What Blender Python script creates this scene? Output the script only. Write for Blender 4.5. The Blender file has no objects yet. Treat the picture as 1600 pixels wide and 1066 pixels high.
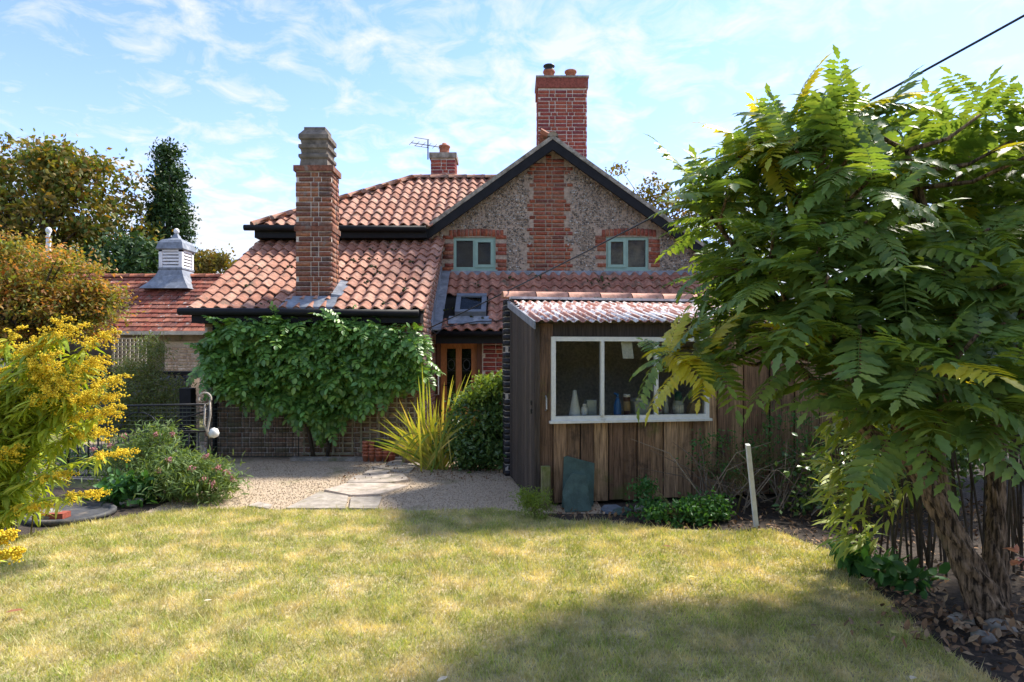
import bpy, math, random
import numpy as np
from mathutils import Vector, Matrix, Euler
rng = np.random.default_rng(7)
random.seed(7)
R = math.radians
scene = bpy.context.scene
COL = scene.collection

# ---------------------------------------------------------------- camera
EYE, FPX, HOR = 1.55, 980.0, 553.0
cam_d = bpy.data.cameras.new("camera")
cam = bpy.data.objects.new("camera", cam_d); COL.objects.link(cam)
cam.location = (0, 0, EYE); cam.rotation_euler = (R(90), 0, 0)
cam_d.sensor_width = 36.0; cam_d.lens = FPX / 1600 * 36.0
cam_d.shift_y = (HOR - 533.0) / 1600.0
cam_d.clip_start = 0.05; cam_d.clip_end = 2000
scene.camera = cam

# ---------------------------------------------------------------- sky and sun
SUN_AZ, SUN_EL = R(48), R(50)          # azimuth from +Y towards +X
sun_dir = Vector((math.sin(SUN_AZ) * math.cos(SUN_EL), math.cos(SUN_AZ) * math.cos(SUN_EL), math.sin(SUN_EL)))
world = bpy.data.worlds.new("World"); scene.world = world; world.use_nodes = True
nt = world.node_tree; nt.nodes.clear()
def wn(t, **k):
    n = nt.nodes.new(t)
    for a, b in k.items(): setattr(n, a, b)
    return n
out = wn('ShaderNodeOutputWorld'); bg = wn('ShaderNodeBackground'); bg.inputs[1].default_value = 0.15
sky = wn('ShaderNodeTexSky', sky_type='NISHITA'); sky.sun_disc = False
sky.sun_elevation = SUN_EL; sky.sun_rotation = SUN_AZ
sky.air_density = 0.31; sky.dust_density = 0.12; sky.ozone_density = 4.0
tc = wn('ShaderNodeTexCoord'); sep = wn('ShaderNodeSeparateXYZ'); nt.links.new(tc.outputs['Generated'], sep.inputs[0])
def wmath(op, a, b=None):
    n = wn('ShaderNodeMath', operation=op)
    for i, q in enumerate((a, b)):
        if q is None: continue
        if isinstance(q, (int, float)): n.inputs[i].default_value = q
        else: nt.links.new(q, n.inputs[i])
    return n.outputs[0]
zz = wmath('ADD', wmath('MAXIMUM', sep.outputs[2], 0.0), 0.14)
cx = wmath('DIVIDE', sep.outputs[0], zz); cy = wmath('DIVIDE', sep.outputs[1], zz)
comb = wn('ShaderNodeCombineXYZ'); nt.links.new(cx, comb.inputs[0]); nt.links.new(cy, comb.inputs[1])
n1 = wn('ShaderNodeTexNoise'); n1.inputs['Scale'].default_value = 0.9; n1.inputs['Detail'].default_value = 3
n2 = wn('ShaderNodeTexNoise'); n2.inputs['Scale'].default_value = 7.5; n2.inputs['Detail'].default_value = 8
n2.inputs['Roughness'].default_value = 0.62; n2.inputs['Distortion'].default_value = 0.5
for n in (n1, n2): nt.links.new(comb.outputs[0], n.inputs['Vector'])
amt = wmath('ADD', wmath('MULTIPLY', n1.outputs[0], 0.45), wmath('MULTIPLY', n2.outputs[0], 0.6))
rampc = wn('ShaderNodeValToRGB'); rampc.color_ramp.elements[0].position = 0.485; rampc.color_ramp.elements[1].position = 0.63
nt.links.new(amt, rampc.inputs[0])
# thin bright veil that thickens towards the horizon
veil = wmath('POWER', wmath('SUBTRACT', 1.0, wmath('MINIMUM', wmath('MAXIMUM', sep.outputs[2], 0.0), 1.0)), 5.0)
fac = wmath('MINIMUM', wmath('ADD', wmath('MULTIPLY', rampc.outputs[0], 0.75), wmath('MULTIPLY', veil, 1.15)), 0.96)
mixc = wn('ShaderNodeMixRGB'); nt.links.new(fac, mixc.inputs[0]); nt.links.new(sky.outputs[0], mixc.inputs[1])
mixc.inputs[2].default_value = (1.29, 1.32, 1.36, 1)
nt.links.new(mixc.outputs[0], bg.inputs[0]); nt.links.new(bg.outputs[0], out.inputs[0])
sd = bpy.data.lights.new("sun", 'SUN'); sd.energy = 1.6; sd.angle = R(8.0); sd.color = (1.0, 0.93, 0.82)
so = bpy.data.objects.new("sun", sd); COL.objects.link(so)
so.rotation_euler = (-sun_dir).to_track_quat('-Z', 'Y').to_euler(); so.location = (20, 8, 20)
vs = scene.view_settings
vs.view_transform = 'Standard'; vs.look = 'None'; vs.gamma = 1.0; vs.use_curve_mapping = False; vs.exposure = 2.42
scene.render.engine = 'CYCLES'
scene.cycles.max_bounces = 8; scene.cycles.transparent_max_bounces = 12; scene.cycles.use_denoising = True

# ---------------------------------------------------------------- materials
def mat(name, pick, noise=0.3, nscale=18, rough=0.8, bump=0.0, bscale=60, stain=None, stain2=None, transl=0.0, spec=0.3,
        stretch=None, metal=0.0, patch=None, nrange=(0.35, 0.65)):
    """pick: colours chosen per piece at random; noise: tonal variation; stain: (colour, scale, lo, hi) shaped dirt/lichen;
    patch: (colour, scale, lo, hi) second colour mixed by large noise."""
    m = bpy.data.materials.new(name); m.use_nodes = True
    t = m.node_tree; t.nodes.clear(); L = t.links.new
    def N(ty, **k):
        n = t.nodes.new(ty)
        for a, b in k.items(): setattr(n, a, b)
        return n
    o = N('ShaderNodeOutputMaterial'); p = N('ShaderNodeBsdfPrincipled')
    p.inputs['Roughness'].default_value = rough; p.inputs['Specular IOR Level'].default_value = spec
    p.inputs['Metallic'].default_value = metal
    geo = N('ShaderNodeNewGeometry'); oi = N('ShaderNodeObjectInfo')
    def noise_tex(scale, detail=6, st=stretch):
        n = N('ShaderNodeTexNoise'); n.inputs['Scale'].default_value = scale; n.inputs['Detail'].default_value = detail
        n.inputs['Roughness'].default_value = 0.65
        if st:
            mp = N('ShaderNodeMapping'); mp.inputs['Scale'].default_value = st
            L(geo.outputs['Position'], mp.inputs[0]); L(mp.outputs[0], n.inputs['Vector'])
        else: L(geo.outputs['Position'], n.inputs['Vector'])
        return n.outputs[0]
    add = N('ShaderNodeMath', operation='ADD'); L(oi.outputs['Random'], add.inputs[0]); L(geo.outputs['Random Per Island'], add.inputs[1])
    fr = N('ShaderNodeMath', operation='FRACT'); L(add.outputs[0], fr.inputs[0])
    ramp = N('ShaderNodeValToRGB'); cr = ramp.color_ramp
    k = len(pick)
    while len(cr.elements) < max(2, k): cr.elements.new(0.5)
    for i in range(len(cr.elements)):
        c = pick[min(i, k - 1)]
        cr.elements[i].position = (i + 0.0) / max(1, len(cr.elements) - 1)
        cr.elements[i].color = (*c, 1)
    L(fr.outputs[0], ramp.inputs[0]); colr = ramp.outputs[0]
    def mixin(c0, spec_):
        c, sc, lo, hi = spec_[:4]; st_ = spec_[4] if len(spec_) > 4 else None
        mr = N('ShaderNodeMapRange'); mr.inputs[1].default_value = lo; mr.inputs[2].default_value = hi
        L(noise_tex(sc, 8, st_), mr.inputs[0])
        mx = N('ShaderNodeMixRGB'); L(mr.outputs[0], mx.inputs[0]); L(c0, mx.inputs[1]); mx.inputs[2].default_value = (*c, 1)
        return mx.outputs[0]
    if patch: colr = mixin(colr, patch)
    mr = N('ShaderNodeMapRange'); mr.inputs[1].default_value = nrange[0]; mr.inputs[2].default_value = nrange[1]
    mr.inputs[3].default_value = 1 - noise; mr.inputs[4].default_value = 1 + noise
    L(noise_tex(nscale), mr.inputs[0])
    vm = N('ShaderNodeVectorMath', operation='SCALE'); L(colr, vm.inputs[0]); L(mr.outputs[0], vm.inputs['Scale']); colr = vm.outputs[0]
    if stain: colr = mixin(colr, stain)
    if stain2: colr = mixin(colr, stain2)
    L(colr, p.inputs['Base Color'])
    if bump:
        b = N('ShaderNodeBump'); b.inputs['Strength'].default_value = bump; b.inputs['Distance'].default_value = 0.01
        L(noise_tex(bscale), b.inputs['Height']); L(b.outputs[0], p.inputs['Normal'])
    if transl:
        tr = N('ShaderNodeBsdfTranslucent'); ms = N('ShaderNodeMixShader'); ms.inputs[0].default_value = transl
        g = N('ShaderNodeMixRGB', blend_type='MULTIPLY'); g.inputs[0].default_value = 1; L(colr, g.inputs[1]); g.inputs[2].default_value = (1.7, 1.5, 0.5, 1)
        L(g.outputs[0], tr.inputs[0]); L(p.outputs[0], ms.inputs[1]); L(tr.outputs[0], ms.inputs[2]); L(ms.outputs[0], o.inputs[0])
    else: L(p.outputs[0], o.inputs[0])
    return m
def glass(name, tint, refl, dirt=.05):
    m = bpy.data.materials.new(name); m.use_nodes = True
    t = m.node_tree; t.nodes.clear(); L = t.links.new
    o = t.nodes.new('ShaderNodeOutputMaterial'); tr = t.nodes.new('ShaderNodeBsdfTransparent'); tr.inputs[0].default_value = (*tint, 1)
    g = t.nodes.new('ShaderNodeBsdfGlossy'); g.inputs['Roughness'].default_value = 0.02
    d = t.nodes.new('ShaderNodeBsdfDiffuse'); d.inputs[0].default_value = (.4, .4, .36, 1)
    fz = t.nodes.new('ShaderNodeFresnel'); fz.inputs[0].default_value = 1.33
    a = t.nodes.new('ShaderNodeMath'); a.operation = 'ADD'; a.inputs[1].default_value = refl; L(fz.outputs[0], a.inputs[0])
    ms = t.nodes.new('ShaderNodeMixShader'); L(a.outputs[0], ms.inputs[0]); L(tr.outputs[0], ms.inputs[1]); L(g.outputs[0], ms.inputs[2])
    geo = t.nodes.new('ShaderNodeNewGeometry'); n = t.nodes.new('ShaderNodeTexNoise'); n.inputs['Scale'].default_value = 35; n.inputs['Detail'].default_value = 8
    L(geo.outputs['Position'], n.inputs['Vector'])
    mr = t.nodes.new('ShaderNodeMapRange'); mr.inputs[1].default_value = .5; mr.inputs[2].default_value = .8; mr.inputs[4].default_value = dirt; L(n.outputs[0], mr.inputs[0])
    m2 = t.nodes.new('ShaderNodeMixShader'); L(mr.outputs[0], m2.inputs[0]); L(ms.outputs[0], m2.inputs[1]); L(d.outputs[0], m2.inputs[2])
    L(m2.outputs[0], o.inputs[0]); return m

RB = [(.20, .055, .032), (.30, .085, .045), (.36, .12, .06), (.25, .07, .05), (.33, .14, .08), (.16, .06, .045)]
m_brick = mat('red_brick', RB, .35, 25, .9, .5, 90, stain=((.30, .25, .21), 9, .58, .75))
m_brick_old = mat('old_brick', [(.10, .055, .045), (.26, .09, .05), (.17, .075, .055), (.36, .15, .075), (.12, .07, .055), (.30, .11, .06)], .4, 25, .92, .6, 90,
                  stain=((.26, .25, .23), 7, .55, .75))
m_brick_red = mat('porch_brick', [(.30, .07, .045), (.36, .10, .06), (.27, .06, .05), (.22, .06, .06)], .25, 25, .85, .4, 90)
m_brick_black = mat('tarred_brick', [(.018, .018, .02), (.03, .028, .03), (.012, .012, .014)], .4, 25, .6, .5, 90)
m_brick_pale = mat('pale_brick', [(.60, .46, .35), (.66, .54, .42), (.52, .38, .28), (.70, .60, .50)], .3, 20, .9, .4, 90)
m_brick_tan = mat('mossy_tan_brick', [(.30, .20, .12), (.22, .14, .085), (.36, .25, .16), (.26, .13, .08), (.20, .16, .09)], .35, 20, .92, .5, 90, stain=((.14, .14, .06), 3, .52, .7))
m_mortar = mat('lime_mortar', [(.60, .53, .45)], .25, 30, .95, .5, 120, stain=((.30, .26, .22), 5, .56, .76))
m_mortar_flint = mat('flint_mortar', [(.34, .265, .20)], .3, 22, .95, .6, 120, stain=((.44, .33, .26), 2.2, .52, .68))
m_flint = mat('flint', [(.06, .055, .05), (.17, .145, .115), (.34, .31, .27), (.12, .105, .09), (.25, .20, .15), (.09, .08, .07), (.21, .165, .12), (.52, .50, .46), (.15, .12, .095)], .35, 40, .55, .3, 90, spec=.45)
m_flint_dark = mat('dark_flint', [(.015, .016, .02), (.05, .05, .06), (.16, .16, .17), (.03, .03, .035)], .35, 40, .45, .3, 90, spec=.5)
m_tile = mat('clay_pantile', [(.37, .165, .105), (.44, .225, .155), (.32, .14, .09), (.48, .27, .19), (.40, .185, .12)], .28, 14, .85, .35, 80,
             stain=((.10, .085, .06), 4.5, .56, .72), stain2=((.50, .42, .36), 16, .58, .76))
m_tile_old = mat('mossy_pantile', [(.36, .155, .10), (.42, .20, .135), (.30, .125, .085), (.40, .18, .12)], .35, 14, .9, .4, 80,
                 stain=((.085, .08, .05), 4.5, .52, .68), stain2=((.42, .36, .30), 18, .60, .78))
m_ridge = mat('ridge_clay', [(.30, .15, .10), (.36, .19, .13)], .35, 12, .9, .4, 70, stain=((.11, .10, .075), 6, .5, .68))
m_plain = mat('plain_tile', [(.22, .06, .04), (.32, .10, .06), (.14, .05, .04), (.40, .15, .09), (.20, .08, .06)], .35, 15, .9, .3, 80,
              stain=((.56, .52, .48), 8, .60, .66), stain2=((.09, .07, .05), 4, .58, .75))
m_black = mat('black_paint', [(.010, .010, .011)], .3, 12, .6, .1, 60, spec=.2)
m_iron = mat('black_iron', [(.015, .016, .018)], .3, 30, .5, .2, 90, spec=.4)
m_wire = mat('dark_wire', [(.04, .05, .04)], .3, 30, .6)
m_lead = mat('lead_sheet', [(.20, .22, .25)], .3, 8, .55, .2, 30, stain=((.42, .43, .44), 5, .55, .75), spec=.4)
m_stone = mat('weathered_stone', [(.30, .27, .22)], .4, 14, .95, .6, 70, stain=((.12, .11, .08), 6, .5, .7))
m_pot = mat('terracotta', [(.36, .12, .07), (.42, .16, .09)], .3, 12, .85, .2, 60, stain=((.14, .10, .08), 8, .58, .75))
m_pot_pale = mat('faded_plastic', [(.40, .27, .21)], .15, 8, .8, .1, 40, stain=((.5, .43, .37), 5, .5, .75))
m_sage = mat('sage_paint', [(.24, .36, .29)], .08, 10, .45, .0, 40, spec=.4)
m_white = mat('white_paint', [(.74, .74, .68)], .10, 12, .5, .1, 50, stain=((.35, .31, .22), 9, .62, .8))
m_louv = mat('louvre_paint', [(.78, .77, .76)], .08, 10, .6)
m_oak = mat('orange_wood', [(.40, .14, .04), (.46, .18, .06)], .35, 6, .5, .15, 30, stretch=(30, 30, 2.0), spec=.35)
m_oakdark = mat('brown_wood', [(.13, .05, .024)], .35, 6, .55, .15, 30, stretch=(30, 30, 2.0))
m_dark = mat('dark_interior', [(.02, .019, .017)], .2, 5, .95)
m_inner_shade = mat('room_shade', [(.05, .045, .035)], .5, 3, .95)  # dark colour standing in for unlit space behind panes and louvres
m_leading = mat('lead_came', [(.07, .075, .08)], .2, 20, .6)
m_plank = mat('weathered_plank', [(.18, .10, .055), (.33, .205, .118), (.11, .064, .04), (.42, .27, .155), (.21, .125, .072), (.14, .08, .05)], .75, 2.2, .85, .8, 3.5,
              stretch=(34, 34, 1.6), nrange=(.3, .7), stain=((.04, .03, .024), 3, .55, .72), stain2=((.12, .14, .035), 2.2, .58, .74))
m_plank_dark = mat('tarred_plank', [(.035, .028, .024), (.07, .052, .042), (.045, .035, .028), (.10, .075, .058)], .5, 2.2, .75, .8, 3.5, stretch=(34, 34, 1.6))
m_post = mat('mossy_post', [(.22, .20, .10)], .4, 4, .9, .5, 20, stretch=(14, 14, 2), stain=((.14, .17, .04), 6, .45, .65))
m_corr = mat('corrugated_sheet', [(.74, .71, .67)], .12, 10, .5, .1, 30, spec=.4, stain=((.36, .15, .10), 3.2, .44, .52, (5, 1.2, 1)), stain2=((.16, .12, .10), 9, .62, .75))
m_trellis = mat('trellis_batten', [(.26, .23, .14), (.32, .27, .17)], .35, 8, .9, .3, 40)
m_trellis_w = mat('pale_batten', [(.60, .55, .46)], .2, 8, .85)
m_slate = mat('green_slate', [(.055, .10, .085), (.075, .12, .10)], .3, 10, .5, .25, 40, spec=.45, stain=((.16, .2, .18), 14, .6, .8))
m_slate_b = mat('blue_slate', [(.12, .14, .17), (.16, .18, .2), (.09, .11, .12)], .3, 10, .55, .3, 40)
m_flag = mat('flagstone', [(.40, .34, .28), (.34, .30, .25), (.45, .38, .31)], .28, 9, .9, .5, 60, stain=((.24, .21, .14), 5, .52, .7))
m_rope = mat('rope', [(.46, .40, .33)], .2, 50, .9, .3, 200)
m_bark = mat('fissured_bark', [(.17, .115, .068)], .8, 2.4, .95, 1.0, 3.2, stretch=(20, 20, 1.8), nrange=(.40, .60), stain=((.12, .13, .05), 4, .58, .75))
m_bark_far = mat('grey_bark', [(.09, .07, .05)], .4, 8, .95, .4, 20)
m_twig = mat('dry_twig', [(.20, .16, .115), (.13, .10, .07), (.27, .22, .16)], .3, 20, .9)
m_cane = mat('old_cane', [(.075, .055, .035), (.05, .04, .026), (.11, .085, .05)], .4, 10, .8)
m_stem = mat('green_stem', [(.14, .17, .04), (.17, .13, .05)], .2, 20, .7)
G = lambda *c: list(c)
m_mahonia = mat('mahonia_leaf', [(.12, .20, .045), (.17, .27, .055), (.09, .17, .045), (.23, .31, .06), (.13, .22, .065), (.19, .26, .05)], .25, 9, .45, 0, 60, transl=.38, spec=.4)
m_mahonia_y = mat('backlit_and_yellow_leaf', [(.40, .42, .04), (.48, .42, .04)], .2, 9, .4, 0, 60, transl=.35, spec=.4)  # paints backlit glow into leaves at some tips; sparse yellow leaves share it
m_wist = mat('wisteria_leaf', [(.08, .19, .04), (.13, .28, .055), (.065, .15, .035), (.20, .36, .06), (.10, .22, .045), (.24, .36, .07)], .25, 6, .4, transl=.22, spec=.45)
m_laurel = mat('laurel_leaf', [(.05, .11, .03), (.08, .16, .04), (.13, .21, .045), (.055, .125, .04)], .25, 6, .35, transl=.2, spec=.5)
m_chest = mat('chestnut_leaf', [(.10, .16, .035), (.15, .20, .04), (.08, .13, .03), (.30, .22, .04), (.12, .17, .04), (.32, .16, .04), (.18, .21, .045)], .25, 1.2, .55, transl=.3, patch=((.20, .14, .035), .35, .52, .72))
m_conif = mat('dark_leaf', [(.022, .06, .02), (.035, .08, .025), (.05, .10, .03), (.028, .07, .022)], .3, 1, .55, transl=.15)
m_maple = mat('maple_leaf', [(.50, .17, .06), (.19, .23, .05), (.56, .25, .10), (.36, .20, .05), (.14, .20, .045), (.58, .32, .15)], .3, 1.4, .6, transl=.35, patch=((.18, .23, .05), 1.3, .47, .6))
m_autumn = mat('thin_autumn_leaf', [(.20, .16, .04), (.12, .13, .03), (.24, .14, .04)], .25, 1, .6, transl=.3)
m_bamboo = mat('bamboo_leaf', [(.32, .42, .07), (.42, .48, .09), (.24, .36, .06), (.48, .48, .13)], .2, 9, .5, transl=.4)
m_gold_leaf = mat('goldenrod_leaf', [(.30, .40, .045), (.42, .50, .055), (.20, .32, .04), (.54, .54, .08)], .2, 9, .5, transl=.35)
m_plume = mat('goldenrod_flower', [(.78, .60, .03), (.84, .70, .06), (.70, .52, .03), (.64, .58, .06)], .2, 20, .8, transl=.2)
m_valer = mat('valerian_leaf', [(.12, .20, .055), (.17, .25, .08), (.09, .16, .045), (.22, .28, .10)], .2, 9, .6, transl=.3)
m_pink = mat('pink_flower', [(.60, .30, .30), (.52, .22, .26), (.64, .42, .36)], .2, 20, .8, transl=.2)
m_feather = mat('feathery_leaf', [(.14, .19, .06), (.19, .23, .08), (.10, .15, .05), (.24, .22, .10)], .2, 9, .7, transl=.3)
m_phorm = mat('strap_leaf', [(.26, .34, .05), (.48, .46, .07), (.17, .27, .045), (.58, .46, .12), (.34, .40, .06)], .2, 8, .45, transl=.35)
m_lime = mat('lime_leaf', [(.17, .26, .035), (.22, .30, .05), (.12, .20, .03)], .2, 9, .5, transl=.3)
m_herb = mat('herb_leaf', [(.05, .15, .035), (.07, .19, .045), (.04, .11, .03)], .2, 9, .5, transl=.25)
m_grass = mat('grass_blade', [(.27, .36, .07), (.34, .40, .10), (.48, .45, .20), (.22, .32, .06), (.60, .53, .31), (.36, .40, .12)], .3, 5, .65, transl=.3, patch=((.64, .55, .34), 3.2, .44, .66))
m_lawn = mat('lawn_thatch', [(.30, .27, .12)], .4, 30, .95, .8, 90, patch=((.50, .42, .25), 3.2, .42, .64))
m_earth = mat('rough_ground', [(.12, .12, .05)], .4, 3, .95, .5, 20)
m_gravel = mat('yard_gravel', [(.46, .36, .25)], .35, 45, .95, .9, 110, patch=((.22, .20, .09), 1.6, .56, .7), stain=((.42, .35, .28), 20, .55, .75))
m_pebble = mat('pebble', [(.52, .41, .29), (.38, .28, .19), (.60, .50, .38), (.28, .21, .14), (.48, .36, .24)], .2, 30, .85)
m_soil = mat('dark_soil', [(.055, .042, .032)], .5, 25, .95, 1.0, 60)
m_litter = mat('leaf_litter', [(.19, .10, .05), (.30, .18, .09), (.11, .06, .035), (.38, .26, .15), (.08, .05, .035)], .3, 20, .85)
m_pale_leaf = mat('pale_dead_leaf', [(.55, .47, .33)], .2, 30, .8)
m_yellow_leaf = mat('yellow_dead_leaf', [(.60, .52, .16)], .2, 30, .8)
m_brown_leaf = mat('brown_dead_leaf', [(.24, .10, .05)], .2, 30, .8)
m_rubble = mat('bed_stone', [(.30, .28, .25), (.20, .18, .15), (.38, .34, .29)], .35, 14, .9, .5, 60, stain=((.12, .13, .05), 6, .5, .7))
m_moss = mat('moss', [(.05, .055, .02)], .5, 20, .95, 1, 60)
m_rustplate = mat('drain_metal', [(.07, .07, .072)], .3, 12, .6, .3, 60, stain=((.22, .18, .14), 5, .52, .7))
m_hedge = mat('hedge_leaf', [(.03, .06, .02), (.05, .09, .03), (.025, .05, .018)], .3, 2, .6, transl=.15)
m_glass = glass('window_glass', (.9, .92, .9), .0, .02)
m_glass_dirty = glass('dusty_glass', (.93, .95, .93), .0, .09)
m_blue = mat('blue_plastic', [(.03, .16, .50)], .1, 10, .4, spec=.5)
m_milk = mat('milky_plastic', [(.80, .82, .80)], .08, 10, .5)
m_clear = mat('cloudy_plastic', [(.42, .46, .44)], .1, 10, .3, spec=.5)
m_label = mat('paper_label', [(.78, .77, .70)], .15, 30, .9)
m_red = mat('red_plastic', [(.5, .05, .06)], .1, 10, .4)
m_brownp = mat('brown_can', [(.10, .04, .035)], .15, 20, .4)
m_greenp = mat('green_plastic', [(.03, .12, .08)], .15, 20, .4)
m_card = mat('cardboard', [(.40, .28, .16)], .15, 20, .9)
m_pinkleaf = mat('pink_leaf', [(.55, .25, .22)], .2, 30, .6, transl=.3)

# ---------------------------------------------------------------- mesh helpers
def wloc(o):
    v = Vector((0, 0, 0))
    while o is not None: v += o.location; o = o.parent
    return v
def tag(o, label=None, cat=None, group=None, kind=None):
    if label: o['label'] = label
    if cat: o['category'] = cat
    if group: o['group'] = group
    if kind: o['kind'] = kind
    return o
def link(name, me, parent=None, loc=(0, 0, 0)):
    o = bpy.data.objects.new(name, me); COL.objects.link(o)
    if parent is not None:
        o.parent = parent; o.location = Vector(loc) - wloc(parent)
    else: o.location = loc
    return o
def thing(name, loc, label, cat, group=None):
    o = bpy.data.objects.new(name, None); COL.objects.link(o); o.location = loc; o.empty_display_size = .1
    return tag(o, label, cat, group)
def np_mesh(name, v, t, m, smooth=False):
    v = np.asarray(v, np.float32); t = np.asarray(t, np.int32); k = t.shape[1]
    me = bpy.data.meshes.new(name); me.vertices.add(len(v)); me.vertices.foreach_set('co', v.ravel())
    me.loops.add(t.size); me.loops.foreach_set('vertex_index', t.ravel())
    me.polygons.add(len(t)); me.polygons.foreach_set('loop_start', np.arange(0, t.size, k, dtype=np.int32))
    me.polygons.foreach_set('loop_total', np.full(len(t), k, np.int32))
    if smooth: me.polygons.foreach_set('use_smooth', np.ones(len(t), bool))
    me.update(calc_edges=True); me.materials.append(m)
    return me
class MB:
    def __init__(s): s.v = []; s.f = []
    def poly(s, pts):
        b = len(s.v); s.v += [tuple(p) for p in pts]; s.f.append(tuple(range(b, b + len(pts))))
    def hexa(s, c):                         # 8 corners: bottom ring of 4, top ring of 4
        b = len(s.v); s.v += [tuple(p) for p in c]
        for q in ((3, 2, 1, 0), (4, 5, 6, 7), (0, 1, 5, 4), (1, 2, 6, 5), (2, 3, 7, 6), (3, 0, 4, 7)): s.f.append(tuple(b + i for i in q))
        return s
    def box(s, x0, x1, y0, y1, z0, z1, T=None):
        c = [(x0, y0, z0), (x1, y0, z0), (x1, y1, z0), (x0, y1, z0), (x0, y0, z1), (x1, y0, z1), (x1, y1, z1), (x0, y1, z1)]
        return s.hexa([T(*p) for p in c] if T else c)
    def tube(s, pts, rad, n=6, caps=True):
        pts = [Vector(p) for p in pts]; k = len(pts)
        if not hasattr(rad, '__len__'): rad = [rad] * k
        b0 = len(s.v)
        for i, p in enumerate(pts):
            d = (pts[min(i + 1, k - 1)] - pts[max(i - 1, 0)])
            d = d.normalized() if d.length > 1e-9 else Vector((0, 0, 1))
            a = d.cross(Vector((0, 0, 1)) if abs(d.z) < .95 else Vector((1, 0, 0))).normalized(); b = d.cross(a)
            for j in range(n):
                w = 2 * math.pi * j / n; s.v.append(tuple(p + (a * math.cos(w) + b * math.sin(w)) * rad[i]))
        for i in range(k - 1):
            for j in range(n):
                q = (j + 1) % n; s.f.append((b0 + i * n + j, b0 + i * n + q, b0 + (i + 1) * n + q, b0 + (i + 1) * n + j))
        if caps:
            s.f.append(tuple(b0 + j for j in range(n))[::-1]); s.f.append(tuple(b0 + (k - 1) * n + j for j in range(n)))
        return s
    def lathe(s, prof, c, n=14, sq=False, rot=0):
        b0 = len(s.v); c = Vector(c)
        for r, z in prof:
            for j in range(n):
                w = 2 * math.pi * (j + (.5 if sq else 0)) / n + rot; q = r / math.cos(math.pi / n) if sq else r
                s.v.append((c.x + q * math.cos(w), c.y + q * math.sin(w), c.z + z))
        for i in range(len(prof) - 1):
            for j in range(n):
                q = (j + 1) % n; s.f.append((b0 + i * n + j, b0 + i * n + q, b0 + (i + 1) * n + q, b0 + (i + 1) * n + j))
        s.f.append(tuple(b0 + j for j in range(n))[::-1]); s.f.append(tuple(b0 + (len(prof) - 1) * n + j for j in range(n)))
        return s
    def mesh(s, name, m, smooth=False):
        me = bpy.data.meshes.new(name); me.from_pydata(s.v, [], s.f); me.materials.append(m)
        if smooth: me.polygons.foreach_set('use_smooth', np.ones(len(me.polygons), bool))
        me.update(); return me
    def build(s, name, m, parent=None, smooth=False, label=None, cat=None, group=None, kind=None):
        return tag(link(name, s.mesh(name, m, smooth), parent), label, cat, group, kind)
def px(x, y, D): return Vector(((x - 800) * D / FPX, D, EYE + (HOR - y) * D / FPX))
def gp(x, y, z=0.0):                        # ground point seen at a pixel
    D = (EYE - z) * FPX / (y - HOR); return Vector(((x - 800) * D / FPX, D, z))
def euler_mats(rx, ry, rz):
    cx, sx, cy, sy, cz, sz = np.cos(rx), np.sin(rx), np.cos(ry), np.sin(ry), np.cos(rz), np.sin(rz)
    o = np.empty((len(rx), 3, 3))
    o[:, 0, 0] = cy * cz; o[:, 0, 1] = sx * sy * cz - cx * sz; o[:, 0, 2] = cx * sy * cz + sx * sz
    o[:, 1, 0] = cy * sz; o[:, 1, 1] = sx * sy * sz + cx * cz; o[:, 1, 2] = cx * sy * sz - sx * cz
    o[:, 2, 0] = -sy; o[:, 2, 1] = sx * cy; o[:, 2, 2] = cx * cy
    return o
def basis(xd, up):                          # frames with x axis xd and z near up
    xd = xd / np.linalg.norm(xd, axis=1, keepdims=True)
    y = np.cross(up, xd); y /= np.linalg.norm(y, axis=1, keepdims=True) + 1e-9
    return np.stack([xd, y, np.cross(xd, y)], axis=2)
def scatter(name, base, A, loc, m, parent=None, smooth=False, **kw):
    """one mesh from many transformed copies of a small base mesh (verts, tris)"""
    bv, bt = np.asarray(base[0], float), np.asarray(base[1], int)
    v = np.einsum('nij,kj->nki', A, bv) + np.asarray(loc)[:, None, :]
    t = bt[None] + (np.arange(len(A)) * len(bv))[:, None, None]
    return tag(link(name, np_mesh(name, v.reshape(-1, 3), t.reshape(-1, bt.shape[1]), m, smooth), parent), **kw)
def tri(faces):
    o = []
    for f in faces:
        for i in range(1, len(f) - 1): o.append((f[0], f[i], f[i + 1]))
    return o
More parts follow.
